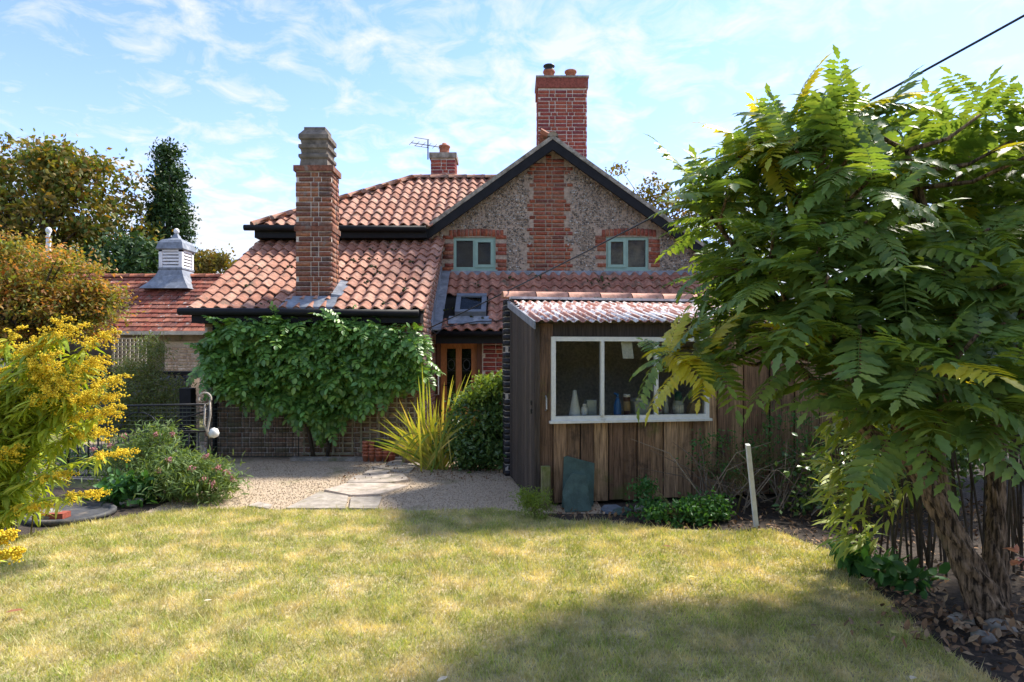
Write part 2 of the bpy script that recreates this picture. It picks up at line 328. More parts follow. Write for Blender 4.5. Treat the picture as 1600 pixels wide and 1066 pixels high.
# small leaf shapes lying along +x
LEAF = (np.array([(0, 0, 0), (.5, .28, .07), (1, 0, -.05), (.5, -.28, .07)]), np.array([(0, 2, 1), (0, 3, 2)]))
LANCE = (np.array([(0, 0, 0), (.35, .085, .03), (.35, -.085, .03), (.7, .06, -.03), (.7, -.06, -.03), (1, 0, -.16)]),
         np.array([(0, 2, 1), (1, 2, 3), (2, 4, 3), (3, 4, 5)]))
OVAL = (np.array([(0, 0, 0), (.3, .24, .05), (.3, -.24, .05), (.7, .2, .02), (.7, -.2, .02), (1, 0, -.06), (.5, 0, -.02)]),
        np.array([(0, 6, 1), (0, 2, 6), (1, 6, 3), (2, 4, 6), (3, 6, 5), (6, 4, 5)]))
def _ico():
    p = (1 + 5 ** .5) / 2
    v = np.array([(-1, p, 0), (1, p, 0), (-1, -p, 0), (1, -p, 0), (0, -1, p), (0, 1, p), (0, -1, -p), (0, 1, -p), (p, 0, -1), (p, 0, 1), (-p, 0, -1), (-p, 0, 1)], float)
    f = np.array([(0, 11, 5), (0, 5, 1), (0, 1, 7), (0, 7, 10), (0, 10, 11), (1, 5, 9), (5, 11, 4), (11, 10, 2), (10, 7, 6), (7, 1, 8), (3, 9, 4), (3, 4, 2), (3, 2, 6), (3, 6, 8), (3, 8, 9), (4, 9, 5), (2, 4, 11), (6, 2, 10), (8, 6, 7), (9, 8, 1)])
    return v / np.linalg.norm(v[0]), f
ICO = _ico()
CUBE = (np.array([(x, y, z) for z in (-.5, .5) for x, y in ((-.5, -.5), (.5, -.5), (.5, .5), (-.5, .5))]),
        np.array(tri([(3, 2, 1, 0), (4, 5, 6, 7), (0, 1, 5, 4), (1, 2, 6, 5), (2, 3, 7, 6), (3, 0, 4, 7)])))
def rand_dirs(n):
    d = rng.normal(size=(n, 3)); return d / np.linalg.norm(d, axis=1, keepdims=True)
def leaves(name, pos, size, m, parent, shape=LEAF, up=.4, dirs=None, droop=0.0, jitter=.8, **kw):
    n = len(pos); d = rand_dirs(n)
    if dirs is not None: d = dirs + d * jitter
    d[:, 2] -= droop
    u = rand_dirs(n) * (1 - up) + np.array([0, 0, 1.0]) * up * 1.6
    A = basis(d, u) * (size * rng.uniform(.65, 1.3, n))[:, None, None]
    return scatter(name, shape, A, pos, m, parent, kind='stuff', **kw)
# ================================================================ the ground
def sheet(name, pts, z, m, label=None):
    mb = MB(); mb.poly([(p[0], p[1], z) for p in pts]); return mb.build(name, m, kind='structure', label=label)
sheet('ground', [(-400, -200), (400, -200), (400, 900), (-400, 900)], -.012, m_earth, 'rough earth and grass ground reaching to the horizon')
bed_edge = [(.15, 6.2), (.48, 5.86), (1.42, 5.56), (2.30, 5.42), (2.52, 4.95), (2.44, 4.5), (2.34, 3.83), (2.27, 3.18), (2.3, 2.6), (2.35, -3)]
lawn_pts = [(-9, -3), (2.35, -3)] + bed_edge[::-1][1:] + [(-3.35, 6.28), (-3.9, 5.75), (-4.2, 5.2), (-4.9, 4.9), (-9, 4.9)]
sheet('lawn', lawn_pts, 0.0, m_lawn, 'patchy sun bleached lawn in the foreground')
sheet('gravel_yard', [(-3.6, 6.1), (.9, 6.1), (.9, 11.1), (-7.5, 11.1), (-7.5, 8.2), (-3.6, 7.4)], -.004, m_gravel, 'worn gravel yard between lawn and cottage')
sheet('soil_bed', [(.1, 5.3), (2.2, 5.2), (2.2, -3), (9, -3), (9, 12), (.1, 12)], -.008, m_soil, 'dark leaf strewn soil bed along shed and tree')
sheet('flower_bed', [(-9, 4.7), (-3.1, 4.7), (-3.1, 7.3), (-9, 7.3)], -.006, m_soil, 'soil bed under the goldenrod and pink flowers')

def poly_in(pts, x, y):
    p = np.asarray(pts); ins = np.zeros(len(x), bool); j = len(p) - 1
    for i in range(len(p)):
        c = ((p[i, 1] > y) != (p[j, 1] > y)) & (x < (p[j, 0] - p[i, 0]) * (y - p[i, 1]) / (p[j, 1] - p[i, 1] + 1e-12) + p[i, 0])
        ins ^= c; j = i
    return ins
def blades(n, x0, x1, y0, y1, h, w):
    x = rng.uniform(x0, x1, n); y = rng.uniform(y0, y1, n)
    wob = .05 * np.sin(x * 5.1) + .03 * np.sin(x * 13 + 1)
    k = poly_in(lawn_pts, x, y + wob) & (np.abs(x) < .9 * y + 1.6); x, y = x[k], y[k]; n = len(x)
    a = rng.uniform(0, 2 * np.pi, n); hh = h * rng.uniform(.5, 1.35, n); ww = w * rng.uniform(.7, 1.4, n)
    clump = .75 + .5 * (np.sin(x * 3.7 + np.sin(y * 2.9) * 2) * np.sin(y * 4.3 + np.sin(x * 2.1) * 2) * .5 + .5); hh *= clump
    lean = rng.uniform(.2, 1.1, n) * hh; la = rng.uniform(0, 2 * np.pi, n)
    v = np.empty((n, 3, 3))
    v[:, 0] = np.stack([x - np.cos(a) * ww, y - np.sin(a) * ww, np.zeros(n)], 1)
    v[:, 1] = np.stack([x + np.cos(a) * ww, y + np.sin(a) * ww, np.zeros(n)], 1)
    v[:, 2] = np.stack([x + np.cos(la) * lean, y + np.sin(la) * lean, hh], 1)
    return v.reshape(-1, 3)
gv = np.concatenate([blades(150000, -4.2, 2.7, 2.2, 4.0, .029, .0022), blades(150000, -6.5, 2.7, 4.0, 6.35, .029, .003),
                     blades(50000, -5, 2.5, -1.5, 2.2, .036, .004), blades(16000, -6, 2.7, 2.2, 6.35, .062, .0028)])
tag(link('grass', np_mesh('grass', gv, np.arange(len(gv)).reshape(-1, 3), m_grass)), 'short patchy grass blades covering the lawn', 'grass', kind='stuff')
n = 15000
x = rng.uniform(-3.6, .6, n); y = rng.uniform(6.22, 9.6, n)
s = rng.uniform(.003, .008, n)
A = euler_mats(*[rng.uniform(0, 6.28, n) for _ in range(3)]) * s[:, None, None] * np.array([1, .8, .6])[None, None, :]
scatter('gravel', ICO, A, np.stack([x, y, s * .2], 1), m_pebble, label='loose small pebbles scattered over the yard', cat='gravel', kind='stuff')
# leaf litter and bark on the beds
n = 5200
x = rng.uniform(.2, 5, n); y = rng.uniform(2.2, 6.6, n); keep = ~poly_in(lawn_pts, x + .03, y - .03) & ((y < 6.3) | (x > 3.4)); x, y = x[keep], y[keep]
leaves('leaf_litter', np.stack([x, y, rng.uniform(.003, .03, len(x))], 1), .05, m_litter, None, up=.75, label='brown dead leaves and bark strewn over the soil bed', cat='leaf litter')
x = rng.uniform(-2.2, .7, 900); y = rng.uniform(7.6, 8.9, 900)
leaves('dry_leaf_scatter', np.stack([x, y, np.full(900, .012)], 1), .035, m_litter, None, up=.8, label='dry leaf crumbs scattered below the shrub in the yard', cat='leaf litter')

# flagstone path
flags = [[(445, 797), (500, 770), (545, 778), (540, 797)], [(505, 768), (560, 752), (640, 760), (595, 775), (548, 776)], [(545, 797), (548, 779), (598, 778), (590, 798)],
         [(540, 757), (553, 745), (630, 741), (640, 752), (610, 757)], [(566, 743), (580, 734), (610, 738), (606, 742)], [(580, 732), (605, 727), (650, 731), (640, 740), (612, 737)],
         [(604, 725), (625, 719), (668, 721), (655, 730)], [(386, 793), (404, 787), (426, 791), (420, 797)]]
path = thing('flagstone_path', gp(560, 760), 'irregular stone path of pale flagstones crossing the gravel yard', 'path')
for f in flags:
    mb = MB(); P = [gp(x, y) for x, y in f]; c = sum(P, Vector()) / len(P)
    lo = [(p.x, p.y, -.03) for p in P]; hi = [(c.x + (p.x - c.x) * .97, c.y + (p.y - c.y) * .97, .022 + random.uniform(-.006, .006)) for p in P]
    k = len(P); mb.v = lo + hi; mb.f = [tuple(range(k, 2 * k))] + [(i, (i + 1) % k, k + (i + 1) % k, k + i) for i in range(k)]
    mb.build('flagstone', m_flag, path)

# ================================================================ the cottage
cot = thing('cottage', (0, 11.8, 0), 'red brick and flint cottage with clay pantile roofs and three brick chimneys', 'house')
brick_me = np_mesh('brick', CUBE[0] * np.array([1, 1, 1]), CUBE[1], m_brick)
brick_meshes = {}
def brick_mesh(m):
    if m.name not in brick_meshes: brick_meshes[m.name] = np_mesh('brick', CUBE[0], CUBE[1], m)
    return brick_meshes[m.name]
def lay(O, ang, length, z0, z1, inside=None, L=.215, H=.065, j=.010, seed=1, bond='flemish'):
    """course bricks along direction ang from O; returns list of (centre, length)"""
    r = random.Random(seed); res = []; k = 0; z = z0
    U = Vector((math.cos(ang), math.sin(ang), 0))
    while z + H <= z1 + .02:
        x = -(k % 2) * .075 - (.04 if k % 4 == 3 else 0); i = k % 2
        while x < length:
            w = L if (i % 2 == 0 or bond == 'stretcher') else L * .475
            a, b = max(x, 0), min(x + w, length)
            if b - a > .04:
                c = O + U * ((a + b) / 2); zc = z + H / 2
                if inside is None or (inside((a + b) / 2, zc) and inside(a + .01, zc) and inside(b - .01, zc)): res.append((Vector((c.x, c.y, zc)), b - a))
            x += w + j; i += 1
        z += H + j; k += 1
    return res
def place_bricks(parent, res, ang, m, depth=.10, proud=.007, objs=True, H=.065):
    N = Vector((math.sin(ang), -math.cos(ang), 0))
    if objs:
        for c, w in res:
            o = link('brick', brick_mesh(m), parent, c + N * (proud - depth / 2 + random.uniform(-.003, .003)))
            o.rotation_euler = (random.uniform(-.01, .01), random.uniform(-.012, .012), ang + random.uniform(-.008, .008)); o.scale = (w, depth, H * random.uniform(.93, 1.02))
    else:
        n = len(res); A = euler_mats(rng.uniform(-.012, .012, n), rng.uniform(-.014, .014, n), np.full(n, ang) + rng.uniform(-.01, .01, n))
        S = np.array([(w, depth, H) for c, w in res]); P = np.array([c + N * (proud - depth / 2) for c, w in res])
        scatter('brickwork', CUBE, A * S[:, None, :], P + rng.uniform(-.003, .003, P.shape), m, parent, kind='stuff')
def wall_cols(breaks, top, holes, y0, y1, zb=0.0):
    mb = MB()
    for a, b in zip(breaks[:-1], breaks[1:]):
        spans = [(zb, None)]
        for (h0, h1, z0, z1) in holes:
            if a >= h0 - 1e-6 and b <= h1 + 1e-6: spans = [(zb, z0), (z1, None)]
        for s0, s1 in spans:
            ta, tb = (top(a), top(b)) if s1 is None else (s1, s1)
            mb.hexa([(a, y0, s0), (b, y0, s0), (b, y1, s0), (a, y1, s0), (a, y0, ta), (b, y0, tb), (b, y1, tb), (a, y1, ta)])
    return mb
# pantiles --------------------------------------------------------
def pantile_base(w=.19, l=.335, th=.020):
    xs = np.linspace(0, 1, 10); prof = []
    for t in xs:
        z = .030 * math.cos((t - .26) * 2 * math.pi) if t < .76 else .030 * math.cos((.76 - .26) * 2 * math.pi) + (t - .76) / .24 * .030
        prof.append((t * w * 1.08, z))
    v = []; f = []
    for (y, dz) in ((0, .004), (l, -.030)):
        for (x, z) in prof: v.append((x, y, z + dz + .035))
    k = len(prof)
    for (x, z) in prof: v.append((x, 0, z + .035))
    for (x, z) in prof: v.append((x, .004, z + .035 - th))
    for i in range(k - 1): f += [(i, i + 1, k + i + 1), (i, k + i + 1, k + i), (3 * k + i, 3 * k + i + 1, 2 * k + i + 1), (3 * k + i, 2 * k + i + 1, 2 * k + i)]
    f += [(2 * k, k, 3 * k), (3 * k - 1, 4 * k - 1, 2 * k - 1)]
    return np.array(v), np.array(f)
PT = pantile_base()
tile_me = {}
def tiles(parent, E, U, V, width, length, m, objs, inside=None, gauge=.268, cw=.19, maxobj=10 ** 6):
    """pantile rows: E eave corner, U along the eave, V up the slope"""
    U = Vector(U).normalized(); V = Vector(V).normalized(); Nn = U.cross(V); Rm = Matrix((U, V, Nn)).transposed()
    nc = int(round(width / cw)); sx = width / nc / cw; nr = int(math.ceil(length / gauge)); P = []
    for r in range(nr):
        for c in range(nc):
            if inside and not inside((c + .5) * width / nc, (r + .5) * gauge): continue
            P.append(E + U * (c * width / nc + random.uniform(-.004, .004)) + V * (r * gauge + random.uniform(-.008, .006)) + Nn * (.004 + random.uniform(0, .004)))
    if objs:
        if m.name not in tile_me: tile_me[m.name] = np_mesh('pantile', PT[0], PT[1], m, True)
        for i, p in enumerate(P):
            o = link('pantile', tile_me[m.name], parent, p); e = Rm.to_euler()
            o.rotation_euler = (e.x + random.uniform(-.02, .02), e.y + random.uniform(-.025, .025), e.z + random.uniform(-.022, .022)); o.scale = (sx, 1, 1)
    else:
        A = np.repeat((np.array(Rm) * np.array([sx, 1, 1])[None, :])[None], len(P), 0)
        A = np.einsum('nij,njk->nik', euler_mats(*[rng.uniform(-.012, .012, len(P)) for _ in range(3)]), A)
        scatter('pantile_rows', PT, A, np.array(P), m, parent, True, kind='stuff')
def slab(pts, th):
    P = [Vector(p) for p in pts]; n = (P[1] - P[0]).cross(P[-1] - P[0]).normalized()
    mb = MB(); k = len(P); mb.v = [tuple(p - n * th) for p in P] + [tuple(p) for p in P]
    mb.f = [tuple(range(k))[::-1], tuple(range(k, 2 * k))] + [(i, (i + 1) % k, k + (i + 1) % k, k + i) for i in range(k)]
    return mb
def ridge_run(parent, A, B, r=.095, m=m_ridge, step=.42, n=7):
    A, B = Vector(A), Vector(B); d = B - A; k = max(1, int(round(d.length / step))); u = d.normalized()
    s = u.cross(Vector((0, 0, 1))).normalized(); w = s.cross(u)
    me = None
    for i in range(k):
        a = A + d * (i / k); b = A + d * ((i + .985) / k); mb = MB()
        for q, rr in ((a, r), (b, r * 1.06)):
            for j in range(n):
                t = math.pi * (j / (n - 1)) ; mb.v.append(tuple(q + s * (math.cos(t) * rr) + w * (math.sin(t) * rr * .85 - .02)))
        for j in range(n - 1): mb.f.append((j, j + 1, n + j + 1, n + j))
        mb.f += [tuple(range(n)), tuple(range(n, 2 * n))[::-1]]
        mb.build('ridge_tile', m, parent, True)

# --- left extension
EX0, EX1, EY0, EY1 = -4.60, -1.33, 9.40, 11.80
ext = MB()
ez = lambda y: 2.17 + (y - 9.15) * (1.50 / 2.65)
ext.box(EX0, EX1, EY0, EY0 + .24, 0, 2.2)
for xa in (EX0, EX1 - .24): ext.hexa([(xa, EY0 + .24, 0), (xa + .24, EY0 + .24, 0), (xa + .24, EY1, 0), (xa, EY1, 0), (xa, EY0 + .24, 2.28), (xa + .24, EY0 + .24, 2.28), (xa + .24, EY1, 3.66), (xa, EY1, 3.66)])
ext_o = ext.build('extension_wall', m_mortar, cot, label='old brick wall of the low left extension')
place_bricks(ext_o, lay(Vector((EX0, EY0, 0)), 0, EX1 - EX0, 0, 2.18, seed=3), 0, m_brick_tan, objs=False)
place_bricks(ext_o, lay(Vector((EX1, EY0, 0)), R(90), 2.4, 0, 3.6, inside=lambda u, z: z < ez(EY0 + u) - .06, seed=4), R(90), mat('sunlit_tone_brick', [(.34, .16, .11), (.42, .25, .19), (.28, .12, .08), (.48, .34, .28)], .3, 25, .9, .4, 90), objs=False)  # paler brick colours paint the sunlight into this side wall
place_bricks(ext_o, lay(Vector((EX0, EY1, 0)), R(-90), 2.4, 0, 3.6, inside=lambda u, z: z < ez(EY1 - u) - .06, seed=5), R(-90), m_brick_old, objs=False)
roof_l = slab([(EX0 - .1, 9.15, 2.19), (EX1 + .04, 9.15, 2.19), (EX1 + .04, 11.8, 3.69), (EX0 - .1, 11.8, 3.69)], .06).build('extension_roof', m_dark, cot)
Vs = Vector((0, 2.65, 1.50))
tiles(roof_l, Vector((EX0 - .12, 9.12, 2.18)), (1, 0, 0), Vs, 3.45, Vs.length, m_tile, True, gauge=.272)
def roof_moss(par, E0, wu, V_, L_, n):
    U_ = Vector((1, 0, 0)); V1 = V_.normalized(); N1 = U_.cross(V1); P = []
    for i in range(n // 3):
        a, b = random.uniform(0, wu), random.uniform(.1, L_ - .1)
        for k in range(3): P.append(E0 + U_ * (a + random.gauss(0, .04)) + V1 * (b + random.gauss(0, .03)) + N1 * .055)
    q = rng.uniform(.012, .032, len(P)); scatter('moss', ICO, euler_mats(*[rng.uniform(0, 6, len(P)) for _ in range(3)]) * q[:, None, None] * rng.uniform(.6, 1.2, (len(P), 1, 3)), np.array(P), m_moss, par, kind='stuff')
roof_moss(roof_l, Vector((EX0, 9.15, 2.19)), 3.2, Vs, Vs.length, 90)
g = MB(); g.tube([(EX0 - .22, 9.07, 2.165), (EX1 - .02, 9.07, 2.135)], .055, 8); g.build('gutter', m_black, cot, True)
MB().box(EX0 - .06, EX1, 9.12, 9.395, 2.0, 2.16).build('fascia', m_black, cot)
MB().tube([(-4.42, 9.33, 2.1), (-4.42, 9.33, .05)], .034, 8).build('drainpipe', m_black, cot, True)
# --- extension chimney
ch = MB(); CX0, CX1, CY0, CY1 = -3.25, -2.72, 9.45, 9.84
ch.box(CX0, CX1, CY0, CY1, 2.2, 4.34)
ch_o = ch.build('chimney', m_mortar, cot, label='tall weathered brick chimney with louvred terracotta top')
place_bricks(ch_o, lay(Vector((CX0, CY0, 0)), 0, CX1 - CX0, 2.27, 4.28, seed=11, H=.061, j=.014), 0, m_brick_old)
for (a, L_, O) in ((R(90), CY1 - CY0, Vector((CX1, CY0, 0))), (R(180), CX1 - CX0, Vector((CX1, CY1, 0))), (R(-90), CY1 - CY0, Vector((CX0, CY1, 0)))):
    place_bricks(ch_o, lay(O, a, L_, 2.27, 4.28, seed=12, H=.061, j=.014), a, m_brick_old, objs=False)
led = mat('ledge_brick', [(.17, .07, .045), (.22, .09, .055)], .4, 20, .95, .5, 80, stain=((.22, .21, .18), 7, .5, .7))
MB().box(CX0 - .025, CX1 + .025, CY0 - .025, CY1 + .025, 3.40, 3.475).build('string_course', led, ch_o)
MB().box(CX0 - .035, CX1 + .035, CY0 - .035, CY1 + .035, 4.30, 4.385).build('chimney_cap', led, ch_o)
pm = MB(); cxm, cym = (CX0 + CX1) / 2, (CY0 + CY1) / 2
prof = [(.21, 0), (.20, .1), (.225, .13), (.225, .17), (.19, .19), (.20, .25), (.225, .27), (.225, .32), (.19, .335), (.20, .39), (.225, .41), (.225, .47), (.16, .56), (.16, .60), (.12, .60)]
pm.lathe(prof, (cxm, cym, 4.38), 4, True); pm.build('chimney_pot', mat('sooty_clay', [(.19, .16, .13)], .4, 14, .95, .5, 70, stain=((.07, .065, .05), 7, .5, .68)), ch_o)
MB().hexa([(CX0 - .14, CY0 - .34, 2.20), (CX1 + .14, CY0 - .34, 2.20), (CX1 + .1, CY0 - .02, 2.385), (CX0 - .1, CY0 - .02, 2.385), (CX0 - .14, CY0 - .34, 2.235), (CX1 + .14, CY0 - .34, 2.235), (CX1 + .1, CY0 - .02, 2.42), (CX0 - .1, CY0 - .02, 2.42)]).build('lead_apron', m_lead, ch_o)
MB().hexa([(CX1 + .005, CY0 - .03, 2.40), (CX1 + .16, CY0 - .03, 2.40), (CX1 + .16, CY1 + .1, 2.66), (CX1 + .005, CY1 + .1, 2.66), (CX1 + .005, CY0 - .03, 2.45), (CX1 + .16, CY0 - .03, 2.43), (CX1 + .16, CY1 + .1, 2.69), (CX1 + .005, CY1 + .1, 2.72)]).build('lead_flashing', m_lead, ch_o)

# --- upper hipped range
HX0, HXR = -4.72, -2.14; YE, YR, ZE, ZR = 11.45, 13.5, 3.87, 5.29; YB = 15.55
MB().box(-4.55, -1.37, 11.83, 15.2, 0, 3.86).build('range_wall', m_brick_pale, cot)
ww = MB(); ww.box(-1.37, -1.15, 15.2, 15.9, 2.0, 3.9); ww.box(3.45, 3.69, 12.1, 15.9, 0, 3.35); ww.box(-1.15, 3.69, 15.7, 15.9, 0, 3.9); ww.build('wing_wall', m_brick_pale, cot)
hip = MB()
hip.poly([(HX0, YE, ZE), (-1.56, YE, ZE), (.40, YR, ZR), (HXR, YR, ZR)]); hip.poly([(HX0, YB, ZE), (HX0, YE, ZE), (HXR, YR, ZR)]); hip.poly([(HX0, YB, ZE), (HXR, YR, ZR), (.75, YR, ZR), (.75, YB, ZE)])
hip_o = hip.build('hipped_roof', m_tile, cot)
Vs = Vector((0, YR - YE, ZR - ZE)); hl = Vs.length
xl = lambda v: (HXR - HX0) * v / hl
tiles(hip_o, Vector((HX0, YE - .02, ZE)), (1, 0, 0), Vs, 4.6, hl, m_tile, False, inside=lambda u, v: u > xl(v) - .02 and u < 3.10 + 1.9 * v / hl)
Vh = Vector((HXR - HX0, 0, ZR - ZE))
tiles(hip_o, Vector((HX0, YB, ZE)), (0, -1, 0), Vh, YB - YE, Vh.length, m_tile, False, inside=lambda u, v: abs(u - (YB - YE) / 2) < (YB - YE) / 2 * (1 - v / Vh.length) + .03)
ridge_run(hip_o, (HX0 - .02, YE - .02, ZE + .03), (HXR, YR, ZR + .05), .10)
ridge_run(hip_o, (HXR, YR, ZR + .05), (.6, YR, ZR + .05), .10)
MB().tube([(HX0 - .14, YE - .07, ZE - .03), (-1.56, YE - .07, ZE - .05)], .055, 8).build('gutter', m_black, cot, True)
MB().box(HX0 + .02, -1.55, YE + .0, 11.80, ZE - .20, ZE - .03).build('fascia', m_black, cot)

# --- gable wing of flint and brick
GX, GZ, SL = .75, 5.47, .715; GY = 11.8
gtop = lambda x: GZ - abs(x - GX) * SL
W1 = (-1.10, -.31, 3.13, 3.74); W2 = (1.77, 2.57, 3.13, 3.75)
gw = wall_cols([-1.36, W1[0], W1[1], GX, W2[0], W2[1], 3.7], gtop, [W1, W2], GY, GY + .3, 2.6)
gw_o = gw.build('gable_wall', m_mortar_flint, cot, label='flint gable wall with a central brick panel')
def panel(u, z):                              # toothed brick strip up the gable
    xx = u - 1.36 + 0; c = .70; k = int(z / .15)
    hw = .36 + .055 * math.sin(k * 2.3) + (.10 if z < 3.6 else 0) + (.05 if k % 2 else 0)
    return abs(xx - c) < hw and z < gtop(xx) - .12
place_bricks(gw_o, lay(Vector((-1.36, GY, 0)), 0, 5.0, 3.10, 5.4, inside=panel, seed=21, H=.058, j=.018), 0, m_brick, proud=.012, H=.058)
quo = []
for (a, b, z0, z1) in (W1, W2):
    quo += lay(Vector((a - .20, GY, 0)), 0, .195, z0 - .02, z1 + .02, seed=31) + lay(Vector((b + .005, GY, 0)), 0, .20, z0 - .02, z1 + .02, seed=32)
quo = [q for q in quo if random.random() < .72]
place_bricks(gw_o, quo, 0, m_brick, proud=.012, objs=False)
sol = []
for (a, b, z0, z1) in (W1, W2):
    xx = a - .08
    while xx < b + .1: sol.append((Vector((xx + .032, GY, z1 + .075 + .02 * math.sin((xx - a) / (b - a) * math.pi))), .062)); xx += .0735
place_bricks(gw_o, sol, 0, m_brick, proud=.014, objs=False, H=.13)
# flints
n = 16000
fx = rng.uniform(-1.34, 3.6, n); fz = rng.uniform(3.02, 5.4, n)
gx = np.round(fx / .038) * .038 + rng.uniform(-.012, .012, n); gz = np.round(fz / .035) * .035 + rng.uniform(-.012, .012, n)
_, ui = np.unique(np.stack([np.round(fx / .038), np.round(fz / .035)], 1), axis=0, return_index=True); fx, fz = gx[ui], gz[ui]
ok = fz < GZ - np.abs(fx - GX) * SL - .06
ok &= np.array([not panel(a + 1.36, b) and not panel(a + 1.36 - .02, b) and not panel(a + 1.36 + .02, b) for a, b in zip(fx, fz)])
for (a, b, z0, z1) in (W1, W2): ok &= ~((fx > a - .21) & (fx < b + .22) & (fz > z0 - .05) & (fz < z1 + .16))
ok &= ~((rng.random(len(fx)) < .8) & (fx > 2.4) & (fz > 3.95 - .3 * (fx - 2.4)) & (fz < 4.35 - .35 * (fx - 2.4)))   # rendered patch
fx, fz = fx[ok], fz[ok]; n = len(fx); s = rng.uniform(.012, .023, n)
A = euler_mats(*[rng.uniform(0, 6.28, n) for _ in range(3)]) * s[:, None, None] * rng.uniform(.6, 1.25, (n, 1, 3))
scatter('flint_stones', ICO, A, np.stack([fx, np.full(n, GY - .004) + rng.uniform(-.006, .006, n), fz], 1), m_flint, gw_o, kind='stuff')
MB().box(-1.3, 4.2, GY - .06, GY - .002, 3.0, 3.105).build('lead_flashing', m_lead, cot)
def sash(parent, a, b, z0, z1, y, m, open_left=True, gm=m_glass, back=m_inner_shade):
    w = thing_part = link('window', MB().box(a, b, y, y + .06, z0, z0 + .055).mesh('window', m), parent)
    f = MB(); f.box(a, b, y, y + .06, z1 - .055, z1); f.box(a, a + .05, y, y + .06, z0 + .055, z1 - .055); f.box(b - .05, b, y, y + .06, z0 + .055, z1 - .055)
    mid = (a + b) / 2 - .03; f.box(mid, mid + .05, y, y + .06, z0 + .055, z1 - .055); f.build('frame', m, w)
    ca, cb = (mid + .05, b - .05) if open_left else (a + .05, mid)
    s_ = MB(); q = .042; yy = y - .018
    s_.box(ca - .012, cb + .012, yy, y + .03, z0 + .045, z0 + .045 + q + .015); s_.box(ca - .012, cb + .012, yy, y + .03, z1 - .045 - q, z1 - .045)
    s_.box(ca - .012, ca + q, yy, y + .03, z0 + .10, z1 - .087); s_.box(cb - q, cb + .012, yy, y + .03, z0 + .10, z1 - .087); s_.build('casement', m, w)
    for (p0, p1) in ((a + .05, mid), (mid + .05, b - .05)):
        pn_ = MB(); pn_.poly([(p0, y + .034, z0 + .055), (p1, y + .034, z0 + .055), (p1, y + .034, z1 - .055), (p0, y + .034, z1 - .055)]); pn_.build('pane', gm, w)
    MB().box(a - .04, b + .04, y - .07, y + .03, z0 - .035, z0 - .002).build('sill', m, w)
    MB().box(a + .01, b - .01, y + .30, y + .33, z0 - .1, z1 + .1).build('room_shade', back, w)  # sheet added behind the glass, by default dark for the unlit room
sash(cot, *W1, GY + .03, m_sage)
sash(cot, *W2, GY + .03, m_sage, open_left=False, back=mat('net_curtain', [(.20, .16, .09)], .5, 6, .95))
# gable roof slopes and barge boards
def gz_roof(x): return GZ + .07 - abs(x - GX) * SL
for sgn, xe in ((-1, -1.62), (1, 3.85)):
    e0 = Vector((xe, 11.56, gz_roof(xe))); 
    pts = [(xe, 16, gz_roof(xe)), (xe, 11.56, gz_roof(xe)), (GX, 11.56, gz_roof(GX)), (GX, 16, gz_roof(GX))]
    if sgn > 0: pts = pts[::-1]
    ro = slab(pts, .05).build('gable_roof', m_stone, cot)
    V_ = Vector((-sgn, 0, SL)); U_ = Vector((0, -1, 0)) if sgn < 0 else Vector((0, 1, 0)); E_ = Vector((xe, 16, gz_roof(xe))) if sgn < 0 else Vector((xe, 11.62, gz_roof(xe)))
    ln = abs(xe - GX) * math.sqrt(1 + SL * SL)
    tiles(ro, E_ + Vector((0, 0, .01)), U_, V_, 4.36, ln, m_tile_old, False)
    b = MB(); y0, y1 = 11.545, 11.60
    b.hexa([(xe, y0, gz_roof(xe) - .23), (GX, y0, gz_roof(GX) - .23), (GX, y1, gz_roof(GX) - .23), (xe, y1, gz_roof(xe) - .23), (xe, y0, gz_roof(xe) - .045), (GX, y0, gz_roof(GX) - .045), (GX, y1, gz_roof(GX) - .045), (xe, y1, gz_roof(xe) - .045)])
    b.build('barge_board', m_black, cot)
    v_ = MB(); v_.hexa([(xe, 11.53, gz_roof(xe) - .04), (GX, 11.53, gz_roof(GX) - .04), (GX, 11.66, gz_roof(GX) - .04), (xe, 11.66, gz_roof(xe) - .04), (xe, 11.53, gz_roof(xe) + .045), (GX, 11.53, gz_roof(GX) + .045), (GX, 11.66, gz_roof(GX) + .045), (xe, 11.66, gz_roof(xe) + .045)])
    v_.build('verge', m_stone, cot)
ridge_run(cot, (GX, 11.52, GZ + .10), (GX, 16, GZ + .10), .10, m_stone)
# --- main chimney
def stack(x0, x1, y0, y1, z0, z1, label, m, capz, objs=False):
    o = MB().box(x0, x1, y0, y1, z0, z1).build('chimney', m_mortar, cot, label=label)
    for (a, L_, O) in ((0, x1 - x0, Vector((x0, y0, 0))), (R(90), y1 - y0, Vector((x1, y0, 0))), (R(180), x1 - x0, Vector((x1, y1, 0))), (R(-90), y1 - y0, Vector((x0, y1, 0)))):
        place_bricks(o, lay(O, a, L_, z0, capz, seed=41, H=.059, j=.016), a, m, objs=False, H=.059)
    return o
mc = stack(.53, 1.51, 12.7, 13.4, 4.5, 7.15, 'large red brick chimney behind the gable', m_brick_red, 6.92)
MB().box(.50, 1.54, 12.67, 13.43, 6.93, 7.13).build('chimney_cap', m_brick, mc)
MB().box(.485, 1.555, 12.655, 13.445, 7.13, 7.17).build('cap_mortar', m_stone, mc)
pot = [(.125, 0), (.12, .04), (.10, .06), (.105, .22), (.125, .235), (.125, .265), (.09, .27), (.09, .12)]
MB().lathe(pot, (1.22, 13.05, 7.16), 14).build('chimney_pot', m_pot, mc, True)
MB().lathe(pot, (.77, 13.05, 7.16), 14).build('chimney_pot', m_pot, mc, True)
MB().lathe([(.10, 0), (.115, .02), (.115, .05), (.085, .07), (.085, .10), (.12, .12), (.12, .14), (.02, .16)], (.77, 13.05, 7.40), 14).build('chimney_cowl', m_iron, mc, True)
sf = MB()
